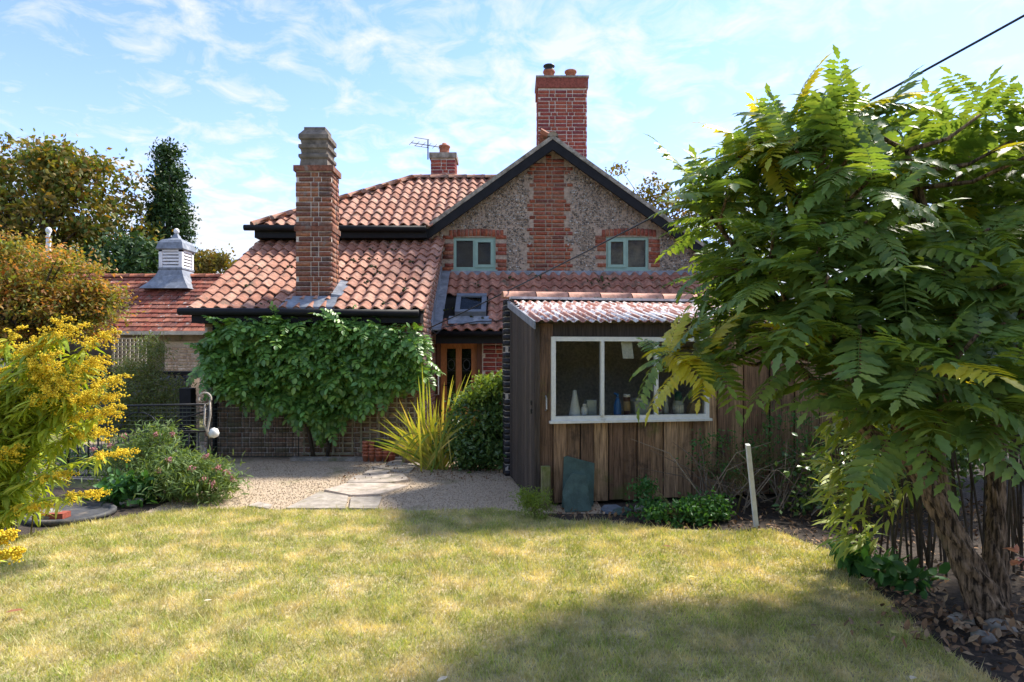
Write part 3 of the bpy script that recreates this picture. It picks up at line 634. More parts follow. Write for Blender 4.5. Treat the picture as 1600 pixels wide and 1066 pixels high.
for i in range(5): sf.box(1.50, 1.545, 12.66 - .012, 12.76, 4.80 - i * 0 + i * .085 - .05, 4.80 + i * .085 + .025)
sf.build('step_flashing', m_lead, mc)
sc = stack(-1.80, -1.27, 13.95, 14.45, 4.6, 6.0, 'small brick chimney behind the ridge', m_brick_red, 5.9)
MB().box(-1.84, -1.23, 13.91, 14.49, 5.90, 6.02).build('chimney_cap', m_stone, sc)
MB().lathe([(.14, 0), (.13, .05), (.11, .07), (.115, .2), (.13, .21), (.13, .24), (.06, .26), (.05, .30)], (-1.53, 14.2, 6.01), 14).build('chimney_pot', m_pot, sc, True)
ae = MB(); ae.tube([(-1.86, 13.88, 5.85), (-1.86, 13.88, 6.28)], .014, 6); ae.tube([(-2.2, 13.7, 6.16), (-1.6, 14.0, 6.16)], .009, 5)
for i in range(6):
    q = i / 5; c = Vector((-2.2 + .6 * q, 13.7 + .3 * q, 6.16)); ae.tube([c + Vector((-.05, .1, -.0)) * 1.3, c - Vector((-.05, .1, 0)) * 1.3], .006, 4)
for dz in (-.09, .09): ae.tube([(-2.12, 13.62, 6.16 + dz), (-1.82, 13.77, 6.16 + dz)], .006, 4)
ae.build('tv_aerial', m_iron, None, label='small black television aerial on the rear brick chimney', cat='aerial')

# --- porch lean-to
PX0, PX1, PYE, PZE = -1.33, 4.4, 10.3, 1.92
pv = Vector((0, 11.76 - PYE, 3.04 - PZE)); pl = pv.length
pr = slab([(PX0 + .02, PYE + .02, PZE - .01), (PX1, PYE + .02, PZE - .01), (PX1, 11.79, 3.03), (PX0 + .02, 11.79, 3.03)], .05).build('porch_roof', m_dark, cot)
RL = (-.96, -.44, .36, .92)                     # rooflight in roof coordinates (X, up the slope)
skip = lambda u, v: not (RL[0] - .12 < u + PX0 + .16 < RL[1] + .1 and RL[2] - .05 < v < RL[3] + .05)
tiles(pr, Vector((PX0 + .16, PYE, PZE)), (1, 0, 0), pv, 1.70, pl, m_tile_old, True, inside=skip)
tiles(pr, Vector((PX0 + 1.86, PYE, PZE)), (1, 0, 0), pv, 3.8, pl, m_tile_old, False)
roof_moss(pr, Vector((PX0 + .2, PYE, PZE)), 4.0, pv, pl, 90)
pu = pv.normalized(); pn = Vector((0, -pu.z, pu.y))
def PR(x, v, h): return Vector((x, PYE + pu.y * v + pn.y * h, PZE + pu.z * v + pn.z * h))
rl = link('rooflight', MB().box(RL[0], RL[1], RL[2], RL[2] + .07, 0, .15, PR).mesh('rooflight', mat('grey_metal', [(.13, .15, .18)], .15, 10, .45, spec=.5)), cot)
f = MB(); f.box(RL[0], RL[1], RL[3] - .08, RL[3], 0, .16, PR); f.box(RL[0], RL[0] + .08, RL[2] + .07, RL[3] - .08, 0, .15, PR); f.box(RL[1] - .08, RL[1], RL[2] + .07, RL[3] - .08, 0, .15, PR)
f.build('frame', rl.data.materials[0], rl)
MB().box(RL[0] + .08, RL[1] - .08, RL[2] + .07, RL[3] - .08, .128, .132, PR).build('pane', m_glass, rl)
MB().box(RL[0] + .08, RL[1] - .08, RL[2] + .07, RL[3] - .08, .09, .11, PR).build('blind', mat('blind_cloth', [(.20, .16, .12)], .3, 30, .9), rl)
MB().box(RL[0] - .1, RL[1] + .1, RL[2] - .22, RL[2], .045, .06, PR).build('lead_apron', m_lead, rl)
MB().box(PX0 + .005, PX0 + .17, -.02, pl, .03, .05, PR).build('lead_valley', m_lead, cot)
MB().box(PX0 + .005, PX0 + .025, .0, pl, .05, .17, PR).build('lead_upstand', m_lead, cot)
MB().box(PX0 + .06, PX1, 10.42, 10.47, 1.72, 1.90).build('porch_beam', m_black, cot)
MB().tube([(PX0 + .1, 10.28, 1.88), (PX1, 10.28, 1.88)], .04, 8).build('gutter', m_black, cot, True)
DY = 10.9; D0, D1, DZ = -1.30, -.56, 1.78
pw = MB(); pw.box(D1 + .04, PX1, DY, DY + .22, 0, 1.95); pw.box(PX0, D1 + .04, DY, DY + .22, DZ + .03, 1.95)
pw_o = pw.build('porch_wall', m_mortar, cot)
place_bricks(pw_o, lay(Vector((D1 + .06, DY, 0)), 0, .72, 0.81, 1.92, seed=51), 0, m_brick_red)
place_bricks(pw_o, lay(Vector((D1 + .06, DY, 0)), 0, .72, 0, .76, seed=52) + lay(Vector((D1 + .80, DY, 0)), 0, 3.9, 0, 1.92, seed=53), 0, m_brick_red, objs=False)
door = link('door', MB().box(D0 + .06, D1 - .05, DY + .05, DY + .095, .02, .62).mesh('door', m_oak), cot)
d = MB()
for a, b in ((D0 + .06, D0 + .16), (D1 - .15, D1 - .05), ((D0 + D1) / 2 - .05, (D0 + D1) / 2 + .05)): d.box(a, b, DY + .05, DY + .095, .62, DZ - .02)
d.box(D0 + .16, (D0 + D1) / 2 - .05, DY + .052, DY + .093, DZ - .14, DZ - .02); d.box((D0 + D1) / 2 + .05, D1 - .15, DY + .052, DY + .093, DZ - .14, DZ - .02)
d.build('stile', m_oak, door)
for a, b in ((D0 + .16, (D0 + D1) / 2 - .05), ((D0 + D1) / 2 + .05, D1 - .15)):
    MB().box(a, b, DY + .07, DY + .074, .62, DZ - .14).build('pane', m_glass, door)
    c = MB()
    for k in range(1, 5): c.box(a, b, DY + .063, DY + .07, .62 + k * .21, .626 + k * .21)
    cc = Vector(((a + b) / 2, DY + .066, 1.36)); c.tube([cc + Vector((.06 * math.sin(t * .785), 0, .09 * math.cos(t * .785))) for t in range(9)], .008, 5); c.build('lead_came', m_leading, door)
MB().tube([(D0 + .11, DY + .05, 1.0), (D0 + .11, DY + .0, 1.0), (D0 + .17, DY, 1.0)], .012, 6).build('handle', m_iron, door)
fr = MB(); fr.box(D0 - .02, D0 + .06, DY - .02, DY + .12, 0, DZ); fr.box(D1 - .05, D1 + .04, DY - .02, DY + .12, 0, DZ); fr.box(D0 - .02, D1 + .04, DY - .02, DY + .12, DZ, DZ + .05)
fr.build('door_frame', m_oakdark, cot)
MB().box(D0, D1, DY + .5, DY + .53, 0, 1.9).build('hall_shade', m_dark, cot)  # dark sheet standing in for the unlit hall behind the door
MB().box(PX0 + .05, D0 + .0, DY - .1, DY + .03, 0, 1.75).build('door_post', m_oakdark, cot)
h = MB(); h.tube([(EX1 + .02, 10.55, 1.22), (EX1 + .09, 10.55, 1.22), (EX1 + .09, 10.55, .86), (EX1 + .02, 10.55, .86)], .014, 6); h.build('grab_rail', m_white, None, True, label='white grab rail fixed to brick return beside the door', cat='grab rail')
# telephone cable
A_, B_ = Vector((-1.28, 9.62, 1.94)), Vector((7.0, -.9, 5.55)); pts = []
for i in range(41):
    t = i / 40; p = A_.lerp(B_, t); p.z -= .42 * 4 * t * (1 - t) * .55; pts.append(p)
cb = MB().tube(pts, .009, 5).build('overhead_cable', m_iron, None, True, label='thin black overhead cable running from cottage to upper right', cat='cable')
MB().tube([(-1.27, 9.62, 1.94), (-1.2, 9.9, 1.86), (-1.1, 10.1, 1.98), (-.6, 10.35, 2.08), (-.1, 10.4, 2.10), (.3, 10.5, 2.08)], .009, 5).build('roof_cable', m_iron, None, True, label='loose black cable looped across porch eave tiles', cat='cable')
# ================================================================ outbuilding with cupola
ob = thing('outbuilding', (-9.5, 16, 0), 'low outbuilding with red plain tiled roof and white louvred cupola', 'outbuilding')
OX0, OX1, OYE, OYR, OZE, OZR = -14.0, -6.4, 15.5, 17.5, 2.10, 3.68
wb = MB(); wb.box(-8.75, OX1, 15.8, 16.1, 0, 2.15); wb.box(OX0, -12.2, 15.8, 16.1, 0, 2.15); wb.box(OX0, OX1, 19.0, 19.3, 0, 2.2)
wb.box(OX1 - .3, OX1, 16.1, 19.0, 0, 2.15); wb.box(OX0, OX0 + .3, 16.1, 19.0, 0, 2.15)
wb_o = wb.build('brick_wall', m_mortar, ob)
place_bricks(wb_o, lay(Vector((-8.75, 15.8, 0)), 0, 2.3, 0, 1.72, seed=61), 0, m_brick_pale, objs=False)
MB().box(OX0, OX1, 15.74, 15.98, 1.86, 2.08).build('timber_lintel', mat('grey_timber', [(.26, .21, .15)], .4, 5, .9, .4, 20), ob)
MB().box(OX0, OX1, 15.42, 15.5, 2.02, 2.11).build('eave_board', m_trellis_w, ob)
orf = slab([(OX0, OYE, OZE), (OX1, OYE, OZE), (OX1, OYR, OZR), (OX0, OYR, OZR)], .06).build('tiled_roof', m_dark, ob)
slab([(OX1, 19.5, OZE), (OX0, 19.5, OZE), (OX0, OYR, OZR), (OX1, OYR, OZR)], .06).build('rear_roof', m_plain, ob)
ov = Vector((0, OYR - OYE, OZR - OZE)); ol = ov.length; ou = ov.normalized(); on = Vector((0, -ou.z, ou.y)); tw, gz = .168, .20
ptv = [(0, 0, .040), (.155, 0, .040), (.155, .27, .006), (0, .27, .006), (0, 0, .020), (.155, 0, .020)]
ptm = MB(); ptm.v = [(x, y + (.008 if 0 else 0), z + (.006 * math.sin(x / .165 * math.pi))) for x, y, z in ptv]; ptm.f = [(0, 1, 2, 3), (4, 5, 1, 0), (4, 0, 3), (5, 2, 1)]
pt_me = ptm.mesh('roof_tile', m_plain); Ro = Matrix((Vector((1, 0, 0)), ou, on)).transposed(); eo = Ro.to_euler()
rest = []
for r in range(int(ol / gz) + 1):
    for c in range(int((OX1 - OX0) / tw)):
        p = Vector((OX0 + (c + .5 * (r % 2)) * tw + random.uniform(-.004, .004), OYE, OZE)) + ou * (r * gz - .03 + random.uniform(-.01, .01)) + on * .004
        u = 800 + p.x / p.y * FPX
        if 170 < u < 362:
            o = link('roof_tile', pt_me, orf, p); o.rotation_euler = (eo.x + random.uniform(-.01, .03), random.uniform(-.02, .02), random.uniform(-.02, .02))
        else: rest.append(p)
bt = np.array(tri(ptm.f)); scatter('tile_rows', (np.array(ptm.v), bt), np.repeat(np.array(Ro)[None], len(rest), 0), np.array(rest), m_plain, orf, kind='stuff')
ridge_run(orf, (OX0, OYR, OZR + .03), (OX1, OYR, OZR + .03), .11, m_pot)
cu = (-9.28, 17.35); 
sk = MB(); pr_ = [(.66, 3.30), (.50, 3.48), (.38, 3.66), (.31, 3.84), (.33, 3.86), (.33, 3.90)]
sk.lathe([(r, z) for r, z in pr_], (*cu, 0), 4, True); cup = link('cupola', sk.mesh('cupola', m_lead), ob); 
cb_ = MB(); q = .27
for sx in (-1, 1):
    for sy in (-1, 1): cb_.box(cu[0] + sx * q - .045, cu[0] + sx * q + .045, cu[1] + sy * q - .045, cu[1] + sy * q + .045, 3.88, 4.40)
cb_.box(cu[0] - .315, cu[0] + .315, cu[1] - .315, cu[1] + .315, 4.33, 4.41); cb_.build('cupola_frame', m_louv, cup)
MB().box(cu[0] - .17, cu[0] + .17, cu[1] - .17, cu[1] + .17, 3.9, 4.33).build('louvre_backing', m_inner_shade, cup)
for k in range(5):
    z = 3.90 + k * .088
    for ax in range(4):
        mb = MB(); a = ax * math.pi / 2; T = lambda x, y, zz: (cu[0] + x * math.cos(a) - y * math.sin(a), cu[1] + x * math.sin(a) + y * math.cos(a), zz)
        mb.hexa([T(-.225, -.30, z), T(.225, -.30, z), T(.225, -.22, z + .055), T(-.225, -.22, z + .055), T(-.225, -.30, z + .05), T(.225, -.30, z + .05), T(.225, -.22, z + .085), T(-.225, -.22, z + .085)]); mb.build('louvre', m_louv, cup)
MB().lathe([(.35, 4.38), (.37, 4.41), (.345, 4.50), (.33, 4.58), (.27, 4.66), (.17, 4.70), (.10, 4.74), (.05, 4.84), (.03, 4.88)], (*cu, 0), 4, True).build('lead_dome', m_lead, cup)
MB().lathe([(.02, 0), (.06, .03), (.075, .08), (.06, .13), (.02, .16)], (*cu, 4.86), 10).build('finial', m_louv, cup, True)
wf = MB().lathe([(.05, 0), (.07, .07), (.035, .12), (.06, .18), (.075, .24), (.05, .30), (.01, .32)], (*px(76, 374, 16.5),), 10).build('stone_finial', m_louv, None, True, label='small white finial showing above the orange maple', cat='finial')
MB().tube([px(76, 374, 16.5), px(76, 374, 16.5) - Vector((0, 0, 4.5))], .06, 6).build('post', m_louv, wf)
# low flint wall in front of it
fw = MB().box(-10.6, -6.6, 12.9, 13.25, 0, 1.12).build('flint_wall', m_mortar_flint, None, label='low dark flint garden wall behind the goldenrod', cat='wall')
MB().box(-10.65, -6.55, 12.85, 13.3, 1.12, 1.19).build('coping', m_black, fw)
n = 2600; s = rng.uniform(.028, .05, n); A = euler_mats(*[rng.uniform(0, 6.28, n) for _ in range(3)]) * s[:, None, None] * rng.uniform(.6, 1.2, (n, 1, 3))
scatter('flint_stones', ICO, A, np.stack([rng.uniform(-10.55, -6.65, n), np.full(n, 12.895), rng.uniform(.03, 1.08, n)], 1), m_flint_dark, fw, kind='stuff')
def lattice(name, P, ux, w, h, step, m, label, bw=.022, parent=None, th=.012):
    t = thing(name, P, label, 'trellis'); U = Vector(ux).normalized(); Nn = Vector((U.y, -U.x, 0))
    def T(x, y, z): return tuple(Vector(P) + U * x + Nn * y + Vector((0, 0, z)))
    k = int(round(w / step))
    for i in range(k + 1): MB().box(i * w / k - bw / 2, i * w / k + bw / 2, 0, th, 0, h, T).build('batten', m, t)
    k2 = int(round(h / step))
    for i in range(k2 + 1): MB().box(-.03, w + .03, th, 2 * th, i * h / k2 - bw / 2, i * h / k2 + bw / 2, T).build('batten', m, t)
    return t
lattice('trellis', px(178, 572, 14.2), (1, 0, 0), .72, .62, .09, m_trellis_w, 'pale lattice trellis under the outbuilding eaves', .035)

# ================================================================ timber shed
TH = R(9.5); SO = Vector((.275, 6.42, 0)); s1 = Vector((math.cos(TH), math.sin(TH), 0)); s2 = Vector((-math.sin(TH), math.cos(TH), 0))
def S(u, v, z): p = SO + s1 * u + s2 * v; return (p.x, p.y, z)
shed = thing('timber_shed', S(1.7, .8, 0), 'dark timber plank shed with rusty corrugated roof and long window', 'shed')
SL_, SD = 3.75, 1.58; WU0, WU1, WZ0, WZ1 = .12, 1.84, .865, 1.725
def plank(u, w, z0, z1, v=0.0, m=m_plank, th=.022):
    dv = random.uniform(-.004, .004)
    mb = MB(); mb.box(u, u + w, v - th + dv, v + dv, z0 + random.uniform(0, .02), z1, S); mb.build('plank', m, shed)
u = .0; i = 0
while u < SL_ - .05:
    w = .152 + random.uniform(-.012, .012); up = (i % 2) * -.022
    if u + w < WU0 + .03: plank(u, w - .010, .02, 1.86, up)
    elif u < WU1 - .06: plank(u, w - .010, .02, WZ0 - .01, up)
    else: plank(u, w - .010, .02, 1.86, up)
    u += w; i += 1
MB().box(0, SL_, -.02, .03, 1.73, 1.87, S).build('header_board', m_plank_dark, shed)
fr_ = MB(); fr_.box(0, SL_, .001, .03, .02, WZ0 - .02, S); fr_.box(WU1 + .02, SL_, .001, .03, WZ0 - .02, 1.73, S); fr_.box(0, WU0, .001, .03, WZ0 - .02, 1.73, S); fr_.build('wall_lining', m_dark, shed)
v = 0.0
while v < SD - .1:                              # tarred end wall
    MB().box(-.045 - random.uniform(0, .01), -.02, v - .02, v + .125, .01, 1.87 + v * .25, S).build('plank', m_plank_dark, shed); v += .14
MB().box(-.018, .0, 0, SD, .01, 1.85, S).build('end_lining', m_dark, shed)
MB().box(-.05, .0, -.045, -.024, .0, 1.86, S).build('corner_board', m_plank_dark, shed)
MB().box(SL_ - .03, SL_, 0, SD, .01, 1.9, S).build('end_wall', m_plank, shed)
MB().box(0, SL_, .03, SD, -.0, .02, S).build('floor', m_dark, shed)
# brick back wall with tarred end and clay coping
bw_o = MB().box(-.10, SL_, SD, SD + .21, 0, 2.24, S).build('back_wall', m_mortar, shed)
place_bricks(bw_o, lay(Vector(S(-.10, SD, 0)), TH, .11, 0, 2.22, seed=71), TH, m_brick_black)
place_bricks(bw_o, lay(Vector(S(-.10, SD + .21, 0)), TH - R(90), .21, 0, 2.22, seed=72), TH - R(90), m_brick_black, objs=False)
k = 9
for i in range(k):
    ridge_run(bw_o, S(-.12 + i * .43, SD + .10, 2.29), S(-.12 + (i + 1) * .43 - .008, SD + .10, 2.29), .10, mat('coping_clay', [(.46, .24, .17)], .3, 12, .85, .3, 70, stain=((.2, .15, .1), 8, .6, .75)) if i == 0 else bpy.data.materials['coping_clay'], step=.5)
ms = MB()
n = 14; mu = rng.uniform(.7, 3.0, n)
scatter('moss', ICO, np.repeat(np.eye(3)[None] * .018, n, 0) * rng.uniform(.6, 1.3, (n, 1, 1)), np.array([S(q, SD - .015, 2.27) for q in mu]), m_moss, bw_o, kind='stuff')
# corrugated roof sheets
z_at = lambda v: 1.885 + (v + .12) * (.345 / 1.66)
U0 = -.06
for k in range(5):
    ua, ub = U0 + k * .76, U0 + (k + 1) * .76 + .03; mb = MB(); nn = 60
    for v in (-.13 + random.uniform(-.012, .012), SD - .005):
        for i in range(nn + 1):
            uu = ua + (ub - ua) * i / nn; mb.v.append(S(uu, v, z_at(v) + .013 * math.cos(uu / .095 * 2 * math.pi) + (.004 if k % 2 else 0)))
    mb.f = [(i, i + 1, nn + 2 + i, nn + 1 + i) for i in range(nn)]
    o = mb.build('corrugated_sheet', m_corr, shed, True); so_ = o.modifiers.new('thickness', 'SOLIDIFY'); so_.thickness = .003
MB().box(-.05, SL_, SD - .13, SD + .0, z_at(SD - .06) + .012, z_at(SD) + .03, S).build('lead_flashing', mat('pale_lead', [(.46, .47, .48)], .25, 8, .6), shed)
MB().box(-.075, -.06, -.13, SD, 1.80, 1.88, lambda u, v, z: S(u, v, z + (v + .12) * .2)).build('verge_board', m_lead, shed)
# window
win = link('window', MB().box(WU0, WU1, -.055, .02, WZ0, WZ0 + .045, S).mesh('window', m_white), shed)
f = MB(); f.box(WU0, WU1, -.055, .02, WZ1 - .045, WZ1, S); f.box(WU0, WU0 + .045, -.055, .02, WZ0 + .045, WZ1 - .045, S); f.box(WU1 - .04, WU1, -.055, .02, WZ0 + .045, WZ1 - .045, S); f.build('frame', m_white, win)
MU = (.645, 1.235)
for q in MU: MB().box(q, q + .032, -.06, .015, WZ0 + .045, WZ1 - .045, S).build('mullion', m_white, win)
for a, b in ((WU0 + .045, MU[0]), (MU[0] + .032, MU[1]), (MU[1] + .032, WU1 - .04)): pq = MB(); pq.poly([S(a, -.02, WZ0 + .045), S(b, -.02, WZ0 + .045), S(b, -.02, WZ1 - .045), S(a, -.02, WZ1 - .045)]); pq.build('pane', m_glass_dirty, win)
MB().box(WU0 - .02, WU1 + .02, -.085, -.02, WZ0 - .025, WZ0, S).build('sill', m_white, win)
MB().box(.0, 2.2, .03, .30, WZ0 + .0, WZ0 + .022, S).build('shelf', m_trellis_w, shed)
SHZ = WZ0 + .023
hd = MB().tube([S(.065, -.03, 1.12), S(.065, -.07, 1.10), S(.065, -.075, .99), S(.065, -.03, .97)], .008, 6); hd.build('handle', mat('galvanised', [(.4, .41, .42)], .2, 20, .4, metal=.6), shed)
for z in (1.02, .93): MB().box(-.065, -.045, .08, .13, z, z + .045, S).build('hinge', m_iron, shed)
# things on the shelf
def on_shelf(name, u, v, prof, m, label, cat, n=14, sq=False):
    c = S(u, v, SHZ); t = thing(name, c, label, cat); MB().lathe(prof, c, n, sq, TH).build('body', m, t, not sq); return t, c
t, c = on_shelf('cone_bottle', .40, .075, [(.062, 0), (.064, .02), (.05, .10), (.024, .24), (.018, .28), (.0, .285)], m_milk, 'tall white cone shaped bottle in the left shed window pane', 'bottle')
t, c = on_shelf('white_bottle', .50, .06, [(.034, 0), (.036, .08), (.03, .105), (.018, .11), (.018, .135), (.0, .137)], m_milk, 'small white lidded bottle beside the cone shaped bottle', 'bottle')
MB().lathe([(.021, .112), (.021, .14), (0, .141)], c, 12).build('cap', m_louv, t, True)
t, c = on_shelf('square_tub', .585, .13, [(.05, 0), (.052, .17), (.05, .175)], m_clear, 'cloudy square plastic tub against the window bar', 'tub', 4, True)
t, c = on_shelf('spray_bottle', .86, .06, [(.042, 0), (.044, .05), (.04, .12), (.026, .17), (.016, .20), (.0, .202)], m_blue, 'bright blue spray bottle on the shed window shelf', 'bottle')
sp = MB(); sp.tube([Vector(c) + Vector((0, 0, .19)), Vector(c) + Vector((0, 0, .235)), Vector(c) + Vector((-.035, 0, .245))], [.014, .016, .010], 8); sp.build('spray_head', m_blue, t, True)
t, c = on_shelf('brown_can', .965, .065, [(.036, 0), (.037, .21), (.034, .22), (.0, .222)], m_brownp, 'dark brown can with white rim beside the blue bottle', 'can')
MB().lathe([(.0385, .205), (.0385, .232), (.03, .236), (0, .236)], c, 14).build('rim', m_louv, t, True); MB().lathe([(.0375, .06), (.0375, .16)], c, 14).build('wrapper', m_card, t, True)
t, c = on_shelf('plastic_box', 1.14, .14, [(.085, 0), (.09, .15), (.088, .155)], m_clear, 'cloudy clear plastic box on the shelf with paper on top', 'box', 4, True)
MB().box(1.08, 1.20, .08, .20, SHZ + .157, SHZ + .185, S).build('folded_paper', m_label, None, label='folded white paper lying on the clear plastic box', cat='paper')
t, c = on_shelf('sealant_tube', 1.325, .055, [(.024, 0), (.025, .25), (.02, .26), (.012, .27), (0, .271)], m_milk, 'tall white and pink tube right of the window bar', 'tube')
MB().lathe([(.0255, .05), (.0255, .12)], c, 12).build('pink_band', mat('pink_print', [(.5, .22, .26)], .2, 20), t, True)
t, c = on_shelf('red_top_bottle', 1.40, .06, [(.028, 0), (.03, .09), (.022, .13), (.022, .15), (.026, .17), (.016, .22), (.012, .24), (0, .241)], m_clear, 'clear plastic bottle with a red trigger top', 'bottle')
MB().tube([Vector(c) + Vector((0, 0, .23)), Vector(c) + Vector((0, 0, .30)), Vector(c) + Vector((-.03, -.01, .285))], [.016, .014, .008], 8).build('trigger', m_red, t, True)
t, c = on_shelf('glass_jar', 1.55, .08, [(.055, 0), (.06, .02), (.06, .12), (.05, .145), (.05, .16), (0, .161)], m_clear, 'wide glass jar with white label and green lid', 'jar')
MB().lathe([(.061, .03), (.061, .115)], c, 14).build('paper_label', m_label, t, True); MB().lathe([(.04, .16), (.045, .2), (.03, .25), (0, .26)], c, 10).build('lid', m_greenp, t, True)
MB().box(1.66, 1.78, .06, .14, SHZ, SHZ + .13, lambda u, v, z: S(u + (z - SHZ) * .3, v, z)).build('cardboard_box', m_card, None, label='small brown cardboard box leaning in the right pane', cat='box')
MB().box(.90, 1.02, .035, .037, 1.50, 1.69, lambda u, v, z: S(u - (z - 1.6) * .12, v, z)).build('paper_note', m_label, None, label='white paper note hanging in the middle shed pane', cat='paper')
MB().box(1.08, 1.13, .035, .037, 1.62, 1.69, S).build('paper_slip', m_label, None, label='small paper slip hanging near top of shed window', cat='paper')
# leaning things in front of the shed
MB().box(.0, .085, -.16, -.09, 0, .42, S).build('wooden_post', m_post, None, label='short mossy wooden post standing at the shed corner', cat='post')
def leaning(poly, u0, v0, v1, z1, m, name, label, cat, th=.008):
    mb = MB(); k = len(poly); P = []
    for dv in (0, th):
        for (a, z) in poly: P.append(S(u0 + a, v0 + (v1 - v0) * z / z1 - dv, z + .005))
    mb.v = P; mb.f = [tuple(range(k)), tuple(range(k, 2 * k))[::-1]] + [(i, (i + 1) % k, k + (i + 1) % k, k + i) for i in range(k)]
    return mb.build(name, m, None, label=label, cat=cat)
leaning([(0, 0), (.33, 0), (.33, .02), (.37, .42), (.08, .50), (.05, .49)], .20, -.16, -.045, .5, m_slate, 'slate_slab', 'large ridged green slate sheet leaning on the shed planks', 'slate')
leaning([(0, 0), (.27, -.0), (.27, .03), (.245, .33), (.10, .35), (.03, .26), (-.01, .18)], .19, -.33, -.20, .35, m_slate, 'front_slate', 'broken green slate leaning in front of a larger slate', 'slate')
for j, (x, y, r, m, l) in enumerate(((955, 801, .12, m_slate_b, 'flat blue grey slate piece lying near leaning slates'), (973, 803, .10, m_slate, 'small green slate piece lying on the soil'), (1000, 799, .07, m_rubble, 'pale rubble stone beside the slate pieces'))):
    p = gp(x, y); mb = MB(); k = 6; A0 = [random.uniform(.7, 1.1) for _ in range(k)]
    lo = [(p.x + r * A0[i] * math.cos(i * 1.047), p.y + .7 * r * A0[i] * math.sin(i * 1.047), 0) for i in range(k)]; hi = [(x_ * .96 + p.x * .04, y_ * .96 + p.y * .04, .03 + .25 * (y_ - p.y) + .1 * r) for x_, y_, _ in lo]
    mb.v = lo + hi; mb.f = [tuple(range(k, 2 * k))] + [(i, (i + 1) % k, k + (i + 1) % k, k + i) for i in range(k)]; mb.build('slate_piece' if j < 2 else 'rubble_stone', m, None, label=l, cat='slate' if j < 2 else 'stone')
st = gp(1182, 824); MB().hexa([(st.x - .018, st.y - .018, -.02), (st.x + .018, st.y - .018, -.02), (st.x + .018, st.y + .018, -.02), (st.x - .018, st.y + .018, -.02), (st.x - .085, st.y + .01, .73), (st.x - .049, st.y + .01, .73), (st.x - .049, st.y + .046, .74), (st.x - .085, st.y + .046, .74)]).build('white_stake', m_white, None, label='white painted wooden stake standing askew in the bed', cat='stake')
# dry prunings against the shed
tp = thing('brushwood', gp(1190, 795), 'heap of dry leafless prunings lying against the shed', 'brushwood')
for i in range(80):
    a = gp(random.uniform(1090, 1290), random.uniform(785, 812)); b = a + Vector((random.uniform(-.8, .8), random.uniform(0, .35), random.uniform(.1, .75)))
    a.z = random.uniform(.01, .12); m_ = a.lerp(b, .5) + Vector((0, 0, random.uniform(.02, .2))); MB().tube([a, m_, b], [.007, .005, .002], 5).build('twig', m_twig, tp)

# ================================================================ pots, trellis, gate, mesh panel
lattice('wall_trellis', (-2.25, 9.36, .10), (1, 0, 0), .80, 1.0, .142, m_trellis, 'weathered square wall trellis behind the clay pots', .024)
lattice('wall_trellis', (-3.10, 9.36, .06), (1, 0, 0), .72, .78, .142, m_trellis, 'weathered square wall trellis below the wisteria leaves', .024)
def flowerpot(x, y, r, h, m, label, lying=0, z=0):
    c = gp(x, y); c.z = z; t = thing('flowerpot', c, label, 'flowerpot', 'clay pots by the wall')
    MB().lathe([(r * .68, 0), (r * .95, h * .8), (r * 1.08, h * .8), (r * 1.1, h), (r * .95, h), (r * .6, .03)], c, 14).build('pot_wall', m, t, True); return t
cp = gp(580, 714)
for j, (x, k, l) in enumerate(((571, 5, 'leftmost tall stack of nested clay flowerpots'), (581, 5, 'second tall stack of nested clay flowerpots'), (592, 3, 'low stack of clay pots in the middle'), (603, 2, 'short dark clay pot pair'), (612, 3, 'rightmost stack of small clay pots'))):
    c = gp(x, 721); t = thing('flowerpot_stack', c, l, 'flowerpot', 'clay pots by the wall'); rr = .048 if j < 2 else .055
    for q in range(k): MB().lathe([(rr * .72, 0), (rr * .92, .075), (rr, .076), (rr * 1.02, .1), (rr * .9, .1)], (c.x, c.y, .0 + q * .048), 12).build('flowerpot', m_pot, t, True)
flowerpot(640, 724, .15, .29, m_pot_pale, 'large faded pinkish planter by the flagstone path')
ml = MB().tube([gp(583, 721) + Vector((0, 0, .22)), gp(597, 720) + Vector((0, 0, .245)), gp(615, 720) + Vector((0, 0, .20)), gp(624, 721) + Vector((0, 0, .17))], [.03, .055, .05, .02], 8).build('mossy_log', m_moss, None, True, label='dark mossy log lying across the clay pots', cat='log')
# kerb under the wall
MB().box(-3.2, -1.5, 9.05, 9.16, 0, .05).build('edging_kerb', m_rubble, None, label='low stone edging below the wisteria wall', cat='kerb')
# iron gate
gt = thing('iron_gate', (-4.6, 7.7, 0), 'low black wrought iron gate with arch and wire mesh', 'gate')
GX0, GX1, GYY = -5.45, -3.72, 7.7
def bar(a, b, r=.010, name='bar', par=gt, m=m_iron): return MB().tube([a, b], r, 6).build(name, m, par, True)
for z, r in ((.93, .015), (.60, .014), (.06, .014)): bar((GX0, GYY, z - (.03 if z > .9 else 0)), (GX1, GYY, z), r, 'rail')
for x in (GX0, GX1): bar((x, GYY, 0), (x, GYY, .95), .016, 'gate_post')
for i in range(1, 14): bar((GX0 + i * .1235, GYY, .06), (GX0 + i * .1235, GYY, .60), .009)
MB().tube([(-4.58 + .23 * math.cos(t), GYY, .63 + .20 * math.sin(t)) for t in np.linspace(0, math.pi, 13)], .009, 6).build('arch', m_iron, gt, True)
bar((-4.58, GYY, .83), (-4.58, GYY, .92), .009); bar((GX0, GYY, .74), (-4.85, GYY, .63)); bar((-4.3, GYY, .68), (GX1, GYY, .86))
def netting(x0, x1, y, z0, z1, step, name, parent):
    mb = MB(); x = x0
    while x <= x1 + 1e-6: mb.tube([(x, y, z0), (x, y, z1)],   .0035, 3, False); x += step
    z = z0
    while z <= z1 + 1e-6: mb.tube([(x0, y, z), (x1, y, z)],   .0035, 3, False); z += step
    return mb.build(name, m_wire, parent, kind='stuff')
netting(GX0, GX1, GYY + .015, .03, .92, .05, 'wire_netting', gt)
